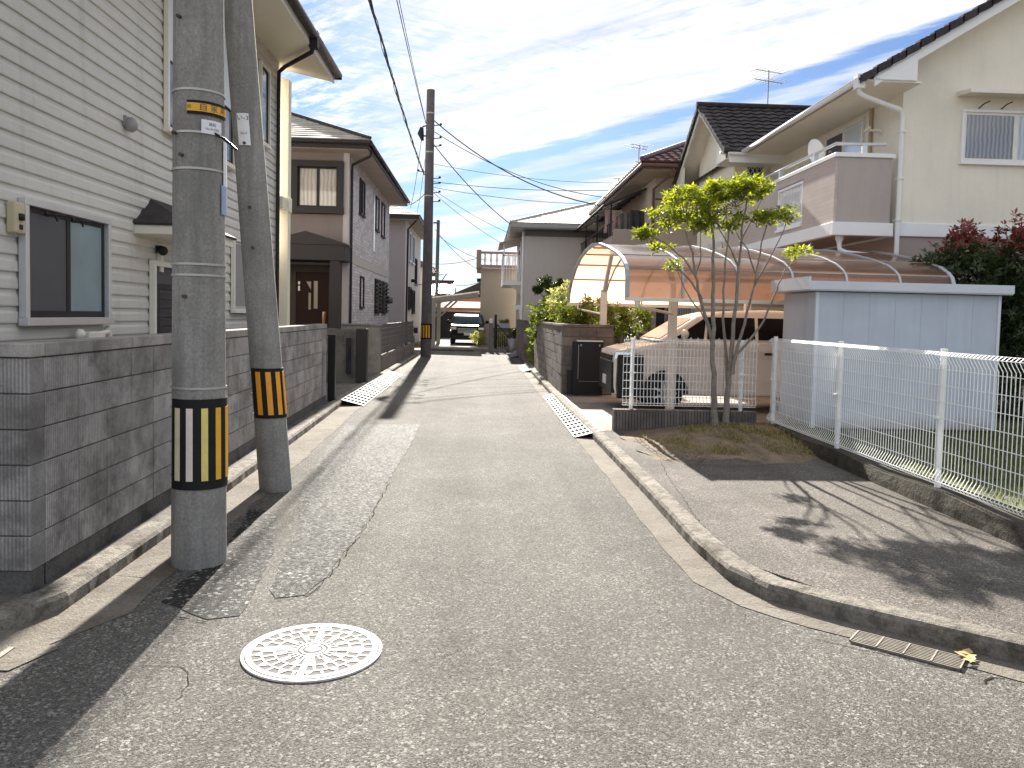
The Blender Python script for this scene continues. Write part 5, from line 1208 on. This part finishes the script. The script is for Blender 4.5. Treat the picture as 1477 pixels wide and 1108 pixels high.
# long fence on its base wall
e = empty('base_wall', 'low mossy concrete base wall under the long white mesh fence', 'wall', (4.1,7,0))
def rough_wall():
    m = MB(); P = dense([(4.33,11.3),(4.16,10.9),(4.11,9.),(4.06,6.),(3.98,3.0),(4.3,2.45)], .15); vs = []
    for i, (x, y) in enumerate(P):
        j = lambda: rnd.uniform(-.003,.003); top = .245+.015*math.sin(y*3)+j()*.5
        vs += [(x-.10+j(),y,.05),(x-.085+j(),y,.16+j()),(x-.06+j(),y,top),(x+.14,y,top-.004),(x+.14,y,.0)]
    n = len(P); m.add(vs, [(5*i+k,5*i+5+k,5*i+6+k,5*i+1+k) for i in range(n-1) for k in range(4)]+[(0,1,2,3,4)]); return m
obj('wall_body', rough_wall(), M_dark_stone, e)
e = empty('mesh_fence', 'long white wire mesh fence between the pavement and the lawn with the shed', 'fence', (4.1,8,.25))
ffr = Fr((4.13,11.15,0), (-.012,-1,0), (-1,0,0))
mesh_fence(e, ffr, 9.0, .30, 1.47, (.02,2.13,4.22,6.34,8.45), .052, 'fold', .20)

# garden shed
e = empty('garden_shed', 'blue-white steel storage shed on the lawn behind the long mesh fence', 'shed', (5.9,11.4,.25))
x0, x1, y0_, y1_ = 4.56, 7.13, 10.74, 11.95
m = MB(); m.box(x0+.01,x1-.01,y0_+.012,y1_-.01,.26,2.13)
sb = obj('wall', m, M_shed, e); m = MB()
for i in range(7):
    a = x0+.02+i*(x1-x0-.04)/7; w_ = (x1-x0-.04)/7
    m.box(a+.0015,a+w_-.0015,y0_+.004,y0_+.011,.28,2.12)
m.box(x0,x0+.0095,y0_+.35,y1_-.35,.28,2.12); m.box(x0,x0+.0095,y0_+.03,y0_+.34,.28,2.12)
obj('wall_rib', m, M_shed, sb)
for a, b in ((x0-.012,x0+.035),(x1-.035,x1+.008)): obj('corner_post', MB().box(a,b,y0_-.012,y0_+.03,.26,2.13), plain('pale_shed_trim', (.66,.69,.74), .45) if a < x0 else bpy.data.materials['pale_shed_trim'], e, .004)
m = MB(); m.prism([(x0-.14,y0_-.10,2.28),(x1+.07,y0_-.10,2.28),(x1+.07,y0_-.10,2.40),(x0-.14,y0_-.10,2.41)], (0,.03,0)) if 0 else None
m.box(x0-.15,x1+.09,y0_-.12,y1_+.1,2.14,2.155); m.box(x0-.16,x1+.10,y0_-.135,y0_-.105,2.156,2.27); m.box(x0-.16,x0-.13,y0_-.104,y1_+.1,2.156,2.33); m.box(x1+.07,x1+.10,y0_-.104,y1_+.1,2.156,2.27)
m.prism([(x0-.128,y0_-.104,2.25),(x0-.128,y1_+.1,2.31),(x0-.128,y1_+.1,2.16),(x0-.128,y0_-.104,2.16)], (x1-x0+.19,0,0)); obj('roof', m, plain('shed_roof_steel', (.60,.63,.68), .45), e)
obj('plinth', MB().box(x0+.05,x1-.05,y0_+.03,y1_-.03,.22,.262), M_dark, e)

# ================================================================== VEGETATION
def tree():
    e = empty('multi_stem_tree', 'multi-stemmed small tree with yellow-green leaf clumps before the tiled planter wall', 'tree', tuple(Zp(1038,608,.25)))
    TY = 11.0
    def P(px, py, dy=0.): return Yp(px, py, TY+dy)
    stems = [
        ([(1031,614,0),(1030,585,0),(1029,540,-.02),(1028,490,-.05),(1029,440,-.08),(1028,400,-.1),(1030,360,-.1),(1026,325,-.12),(1020,290,-.1)], .060,.012),
        ([(1029,500,0),(1020,462,-.1),(1009,425,-.2),(1003,395,-.28),(998,365,-.3),(988,330,-.35)], .034,.010),
        ([(1012,432,-.18),(998,408,-.3),(980,390,-.4),(966,374,-.45)], .020,.007),
        ([(1024,470,0),(1002,440,.2),(986,415,.3),(978,392,.35)], .016,.006),
        ([(1046,612,.08),(1050,570,.08),(1053,520,.1),(1058,470,.12),(1063,420,.15),(1066,370,.15),(1070,330,.15),(1078,285,.12)], .056,.012),
        ([(1050,560,.1),(1046,500,.2),(1043,440,.25),(1046,380,.28),(1052,335,.3),(1044,300,.3)], .030,.009),
        ([(1056,540,.05),(1064,500,.0),(1078,450,-.05),(1088,410,-.1),(1096,365,-.1),(1106,325,-.15)], .034,.009),
        ([(1054,520,.1),(1075,498,.2),(1097,470,.3),(1112,440,.35),(1122,410,.4),(1134,388,.42),(1148,372,.45)], .026,.007),
        ([(1088,412,-.1),(1104,385,-.2),(1120,355,-.25),(1134,320,-.3)], .018,.006),
        ([(1066,385,.15),(1050,352,.0),(1035,325,-.1)], .018,.006),
        ([(1068,350,.15),(1085,315,.3),(1100,285,.35)], .018,.006),
        ([(1003,398,-.28),(985,372,-.2),(962,352,-.15),(942,342,-.15)], .018,.006),
        ([(1090,395,-.1),(1078,360,-.3),(1062,335,-.4)], .014,.006),
        ([(1003,400,-.2),(1012,370,-.4),(1010,335,-.5)], .014,.006)]
    tr = MB()
    for pts, r0, r1 in stems:
        q = [P(*p) for p in pts]; dn = []
        for i, (a, b) in enumerate(zip(q, q[1:])):
            for k in range(3): dn.append(a.lerp(b, k/3)+(V((rnd.uniform(-1,1),rnd.uniform(-1,1),0))*.012 if (i or k) else V()))
        dn.append(q[-1]); n = len(dn); tr.tube(dn, [r0+(r1-r0)*(i/(n-1))**.55 for i in range(n)], 8)
    tips = [(1072,272,.1,.40,.14,.4,100),(1040,276,-.1,.26,.13,.35,56),(1095,272,.2,.22,.12,.3,36),(1062,286,.3,.34,.10,.3,40),
            (990,292,-.3,.36,.20,.4,84),(965,312,-.2,.26,.14,.28,40),(1012,284,-.1,.30,.14,.3,50),(1000,322,-.35,.34,.13,.3,52),(942,338,-.15,.20,.08,.2,22),(925,342,-.1,.08,.05,.1,6),
            (1112,312,-.2,.32,.10,.3,52),(1138,312,-.3,.13,.08,.18,16),(1092,318,-.3,.16,.07,.18,14),(1042,310,-.15,.28,.15,.3,50),(1052,324,-.3,.14,.07,.16,14),
            (957,355,-.1,.14,.045,.12,12),(977,384,.35,.09,.05,.1,8),(1150,366,.45,.25,.075,.2,26)]
    lf = MB(); tw = MB(); tw = tr
    for px, py, dy, rx, rz_, ry, n in tips:
        c = P(px, py, dy)
        # clumps: several flattened rosette pads with gaps between them
        for _ in range(max(2, n//7)):
            q = rv(); pc = c+V((q.x*rx, q.y*ry, q.z*rz_)); tw.tube([c+V((0,0,-rz_*1.3)), c.lerp(pc,.5)+V((0,0,-.05)), pc], [.008,.005,.003], 5)
            rosettes(lf, pc, (.13,.13,.06), 5, .085, 9, .9)
        rosettes(lf, c, (rx,ry,rz_), int(n*.55), .08, 9, .8)
    obj('trunk', tr, M_bark, e); obj('crown', lf, M_leaf, e)
tree()

def bush(name, label, cat, blobs, mt, L, stems=None, group=None):
    b0 = blobs[0]; e = empty(name, label, cat, (b0[0][0], b0[0][1], .1), group); m = MB(); s = MB()
    for c, r, n in blobs:
        c = V(c)
        for _ in range(n):
            q = rv().normalized()*rnd.uniform(.55,1.0)**.5; q = q*(1+.18*math.sin(q.x*7+c.x)+.12*math.sin(q.y*9+q.z*6)); pc = c+V((q.x*r[0],q.y*r[1],q.z*r[2]))
            if pc.z < .15: continue
            rosettes(m, pc, (.05,.05,.04), 1, L, 8, .6)
        for k in range(5):
            q = rv(); s.tube([(c.x+q.x*.1,c.y+q.y*.1,.05), c+V((q.x*r[0]*.5,q.y*r[1]*.5,-r[2]*.3)), c+V((q.x*r[0]*.8,q.y*r[1]*.8,r[2]*.6))], [.025,.015,.005], 5)
    obj('stem', s, M_bark, e); obj('foliage', m, mt, e); return e
bush('photinia_hedge', 'tall dark hedge with red young leaves right of the shed', 'hedge',
     [((8.0,13.0,2.3),(.75,.6,.95),1000),((8.9,12.8,2.4),(.8,.7,.95),900),((9.8,12.8,2.4),(.8,.7,1.),600),((7.9,12.7,1.2),(.7,.6,1.0),650),((8.8,12.4,1.1),(.9,.6,1.1),700),((7.45,12.85,1.7),(.35,.4,1.0),260)], M_leaf_red, .12)
bush('garden_shrub', 'yellow-green shrub spilling over the dark block wall', 'shrub', [((2.15,23.5,1.75),(.65,.9,.55),420),((1.9,24.4,1.4),(.4,.5,.5),180),((2.2,22.2,1.9),(.5,.6,.5),220)], M_leaf_mid, .13)
bush('garden_shrub', 'shrub with pale variegated leaves above the dark block wall', 'shrub', [((2.35,21.3,2.1),(.55,.5,.5),260),((2.6,20.5,1.85),(.5,.5,.4),140)], M_leaf_pale, .11)
bush('garden_shrub', 'green bushy shrub left of the carport post behind the dark block wall', 'shrub', [((2.7,18.8,1.75),(.75,.8,.45),420),((3.4,19.3,1.7),(.7,.7,.45),300),((2.2,19.4,1.75),(.45,.6,.4),200)], M_leaf_mid, .11)
e = empty('clipped_pine', 'dark clipped tree with ball-like leaf clumps against the greige house wall', 'tree', (2.6,24.6,.1))
m = MB(); tk = MB(); base = V((2.55,24.6,.1))
for px, py, r_ in ((786,408,.24),(808,412,.18),(797,420,.2),(776,418,.14)):
    c = Yp(px, py, 24.6); tk.tube([base, V((2.5,24.6,1.5)), c], [.05,.04,.015], 6); rosettes(m, c, (r_,r_,r_*.9), 70, .10)
obj('trunk', tk, M_bark, e); obj('crown', m, M_leaf_dark, e)
e = empty('gap_plants', 'scraggly plants growing in the gap between the two dark block walls', 'plant', (1.8,26.5,.1)); m = MB()
for _ in range(90): p = V((rnd.uniform(1.6,2.1), rnd.uniform(25.3,28.2), rnd.uniform(.15,1.0))); rosettes(m, p, (.08,.08,.08), 1, .12)
obj('foliage', m, M_leaf_mid, e)
m = MB(); rosettes(m, Zp(1136,612,.28), (.09,.05,.07), 20, .05)
tag(obj('weed', m, M_leaf_mid), 'small green weed at the far foot of the long mesh fence', 'weed')

# ================================================================== CABLES
pp = lambda z: V((-2.19,31.7,z))
cg = 'overhead cables'
q = Yp(612,252,31.5)
cb_ = empty('cable', 'thick twisted cable bundle from the near concrete pole to the far grey pole', 'cable', tuple(q), cg)
for k, r_ in ((0,.019),(1,.012),(2,.008)):
    a0 = V((-1.86+.03*k,5.4,7.35-.12*(k-1))); pts = []
    for i in range(61):
        t = i/60; p = a0.lerp(q, t)-V((0,0,.35*4*t*(1-t))); an = t*60+k*2.1; pts.append(p+V((math.cos(an),0,math.sin(an)))*(.012+.010*k))
    obj('strand', MB().tube(pts, r_, 5), M_cable, cb_)
a0 = V((-1.9,5.4,9.45))
cable('cable', a0, Yp(617,188,31.6), .35, .012, 'thin upper cable from the near concrete pole to the far pole top', group=cg)
cable('cable', a0+V((.12,0,-.12)), Yp(619,196,31.6), .33, .009, 'thin cable just under the uppermost cable between the two poles', group=cg)
for (x0,y0),(x1,y1),Y1,s,r_,lb in [
    ((626,174),(868,297),30.,.55,.022,'thick sagging cable from the far pole to the red-brown roofed house'),
    ((626,190),(905,288),32.,.55,.014,'thinner sagging cable under the thick one to the red-brown roofed house'),
    ((623,205),(745,330),36.,.25,.020,'straight cable from the far pole down to the greige house roof corner'),
    ((623,262),(890,274),33.,.15,.012,'almost level cable from the far pole passing over the greige roof'),
    ((623,236),(884,264),34.,.18,.009,'faint level cable highest of those passing over the greige roof'),
    ((623,270),(838,294),36.,.12,.011,'lower level cable from the far pole to the greige roof ridge'),
    ((623,272),(738,338),36.,.12,.010,'upper of two thin cables running down to the greige house eave'),
    ((623,276),(722,350),38.,.12,.010,'lower of two thin cables running down to the greige house eave'),
    ((608,200),(592,300),37.,.3,.011,'drop cable from the closure on the far pole to the grey house'),
    ((613,230),(600,312),38.,.3,.009,'drop cable hanging close left of the far pole'),
    ((614,278),(588,296),36.,.1,.016,'short thick cable from the far pole to the grey house eave')]:
    cable('cable', Yp(x0,y0,31.7), Yp(x1,y1,Y1), s, r_, lb, group=cg)
for (a,b,lb) in (((627,330),(688,388),'thin cable from the small dark pole down behind the tan house'),((630,338),(700,375),'thin cable above it from the small dark pole to the tan house balustrade'),((600,378),(690,372),'level cable crossing the sky behind the small dark pole'),((632,406),(692,407),'low level cable from the small dark pole bracket')):
    cable('cable', Yp(*a,60), Yp(*b,62), .3, .02, lb, group=cg)

# ================================================================== LIGHT AND SKY
EL, AZ = 29.0, -2.0          # the sun stands ahead of the camera, a touch to the left
sun = bpy.data.lights.new('sun', 'SUN'); sun.energy = 5.0; sun.angle = R(.53); sun.color = (1,.94,.85)
so_ = bpy.data.objects.new('sun', sun); col.objects.link(so_)
sd_ = V((math.sin(R(AZ))*math.cos(R(EL)), math.cos(R(AZ))*math.cos(R(EL)), math.sin(R(EL))))
so_.rotation_euler = sd_.to_track_quat('Z', 'Y').to_euler()
w = bpy.data.worlds.new('World'); sc.world = w; w.use_nodes = True; t = w.node_tree
bg = t.nodes['Background']; bg.inputs[1].default_value = .05
sky = t.nodes.new('ShaderNodeTexSky'); sky.sky_type = 'NISHITA'; sky.sun_disc = False; sky.sun_elevation = R(EL); sky.sun_rotation = R(AZ)
sky.air_density = 1.0; sky.dust_density = .4; sky.ozone_density = 1.5
class W(NT):
    def __init__(s): s.t = t; s.tc = t.nodes.new('ShaderNodeTexCoord'); s.co = s.tc.outputs['Generated']
n = W(); x = n.n('SeparateXYZ'); n.set(x.inputs[0], n.co)
hyp = n.math('SQRT', n.math('ADD', n.math('MULTIPLY', x.outputs[0], x.outputs[0]), n.math('MULTIPLY', x.outputs[1], x.outputs[1])))
e_ = n.math('DIVIDE', x.outputs[2], n.math('MAXIMUM', hyp, .001))
a_ = n.math('DIVIDE', x.outputs[0], n.math('MAXIMUM', hyp, .001))
s0 = n.math('SUBTRACT', e_, n.math('MULTIPLY', a_, .285))
zz = n.math('MAXIMUM', x.outputs[2], .035)
cmb = n.n('CombineXYZ'); n.set(cmb.inputs[0], n.math('DIVIDE', x.outputs[0], zz)); n.set(cmb.inputs[1], n.math('DIVIDE', x.outputs[1], zz))
plane = cmb.outputs[0]
rot = n.mapping((1,1,1), (0,0,R(48)), plane)
st = n.mapping((.25,1.1,1), (0,0,0), rot)
warp = n.noise(1.6, 6, .6, st); fine = n.noise(9., 7, .68, n.mapping((.35,1.,1), (0,0,0), rot)); big = n.noise(.55, 4, .55, st); rip = n.noise(26., 3, .6, n.mapping((.30,1.,1), (0,0,0), n.mapping((1,1,1), (0,0,R(-30)), plane))); patch = n.noise(.9, 4, .6, n.mapping((1,1,1), (0,0,R(20)), plane))
s1_ = n.math('ADD', s0, n.math('MULTIPLY', n.math('SUBTRACT', warp, .5), .040))
s1_ = n.math('ADD', s1_, n.math('MULTIPLY', n.math('SUBTRACT', fine, .5), .026))
rp = n.n('ValToRGB'); n.set(rp.inputs[0], n.rng(s1_, 0, .5)); cr_ = rp.color_ramp
stops = [(0,.25),(.045,.30),(.062,.9),(.086,1.),(.094,.08),(.104,.05),(.115,.9),(.128,1.),(.138,.3),(.150,.12),(.160,.55),(.168,.55),(.176,.06),(.187,.06),(.198,.95),(.23,1.),(.5,1.)]
while len(cr_.elements) < len(stops): cr_.elements.new(.5)
for el, (p, v) in zip(cr_.elements, stops): el.position = p*2; el.color = (v,v,v,1)
holes = n.math('MULTIPLY', n.rng(n.math('ADD', n.math('MULTIPLY', big, .62), n.math('MULTIPLY', fine, .38)), .50, .60), n.rng(s0, .21, .27))
leftblue = n.math('MULTIPLY', n.rng(n.math('ADD', a_, n.math('MULTIPLY', n.math('SUBTRACT', warp, .5), .25)), -.07, -.19), n.rng(n.math('SUBTRACT', fine, n.math('MULTIPLY', e_, .15)), .36, .50))
front = n.rng(x.outputs[1], -.1, .2)
cov = n.math('MULTIPLY', n.math('MULTIPLY', rp.outputs[0], n.math('SUBTRACT', 1., n.math('MULTIPLY', holes, .8))), n.math('SUBTRACT', 1., n.math('MULTIPLY', n.math('MULTIPLY', leftblue, .9), front)), clamp=True)
cov = n.math('MULTIPLY', cov, n.rng(fine, .28, .46, .86, 1.))
cov = n.math('MULTIPLY', cov, n.math('SUBTRACT', 1., n.math('MULTIPLY', n.math('MULTIPLY', n.rng(patch, .5, .62), n.rng(rip, .58, .42)), n.rng(s0, .2, .26, 0, .5))))
cl = n.mix(n.rng(n.noise(3., 5, .6, st), .3, .65), (4.1,4.3,4.75), (6.3,6.3,6.35))
CL = n.mix(1., cl, n.mix(front, (1.25,)*3, (1.,)*3), 'MULTIPLY')  # unseen clouds behind the camera brightened to fill the shaded walls
skyc = n.mix(1., sky.outputs[0], (.27,.38,.55), 'MULTIPLY')
fin = n.mix(cov, skyc, CL); t.links.new(fin, bg.inputs[0])
vs_ = sc.view_settings; vs_.view_transform = 'Standard'; vs_.look = 'None'; vs_.gamma = 1; vs_.exposure = 2.02; vs_.use_curve_mapping = False
sc.cycles.use_denoising = True; sc.cycles.max_bounces = 8; sc.cycles.transparent_max_bounces = 16
sc.cycles.sample_clamp_indirect = 8
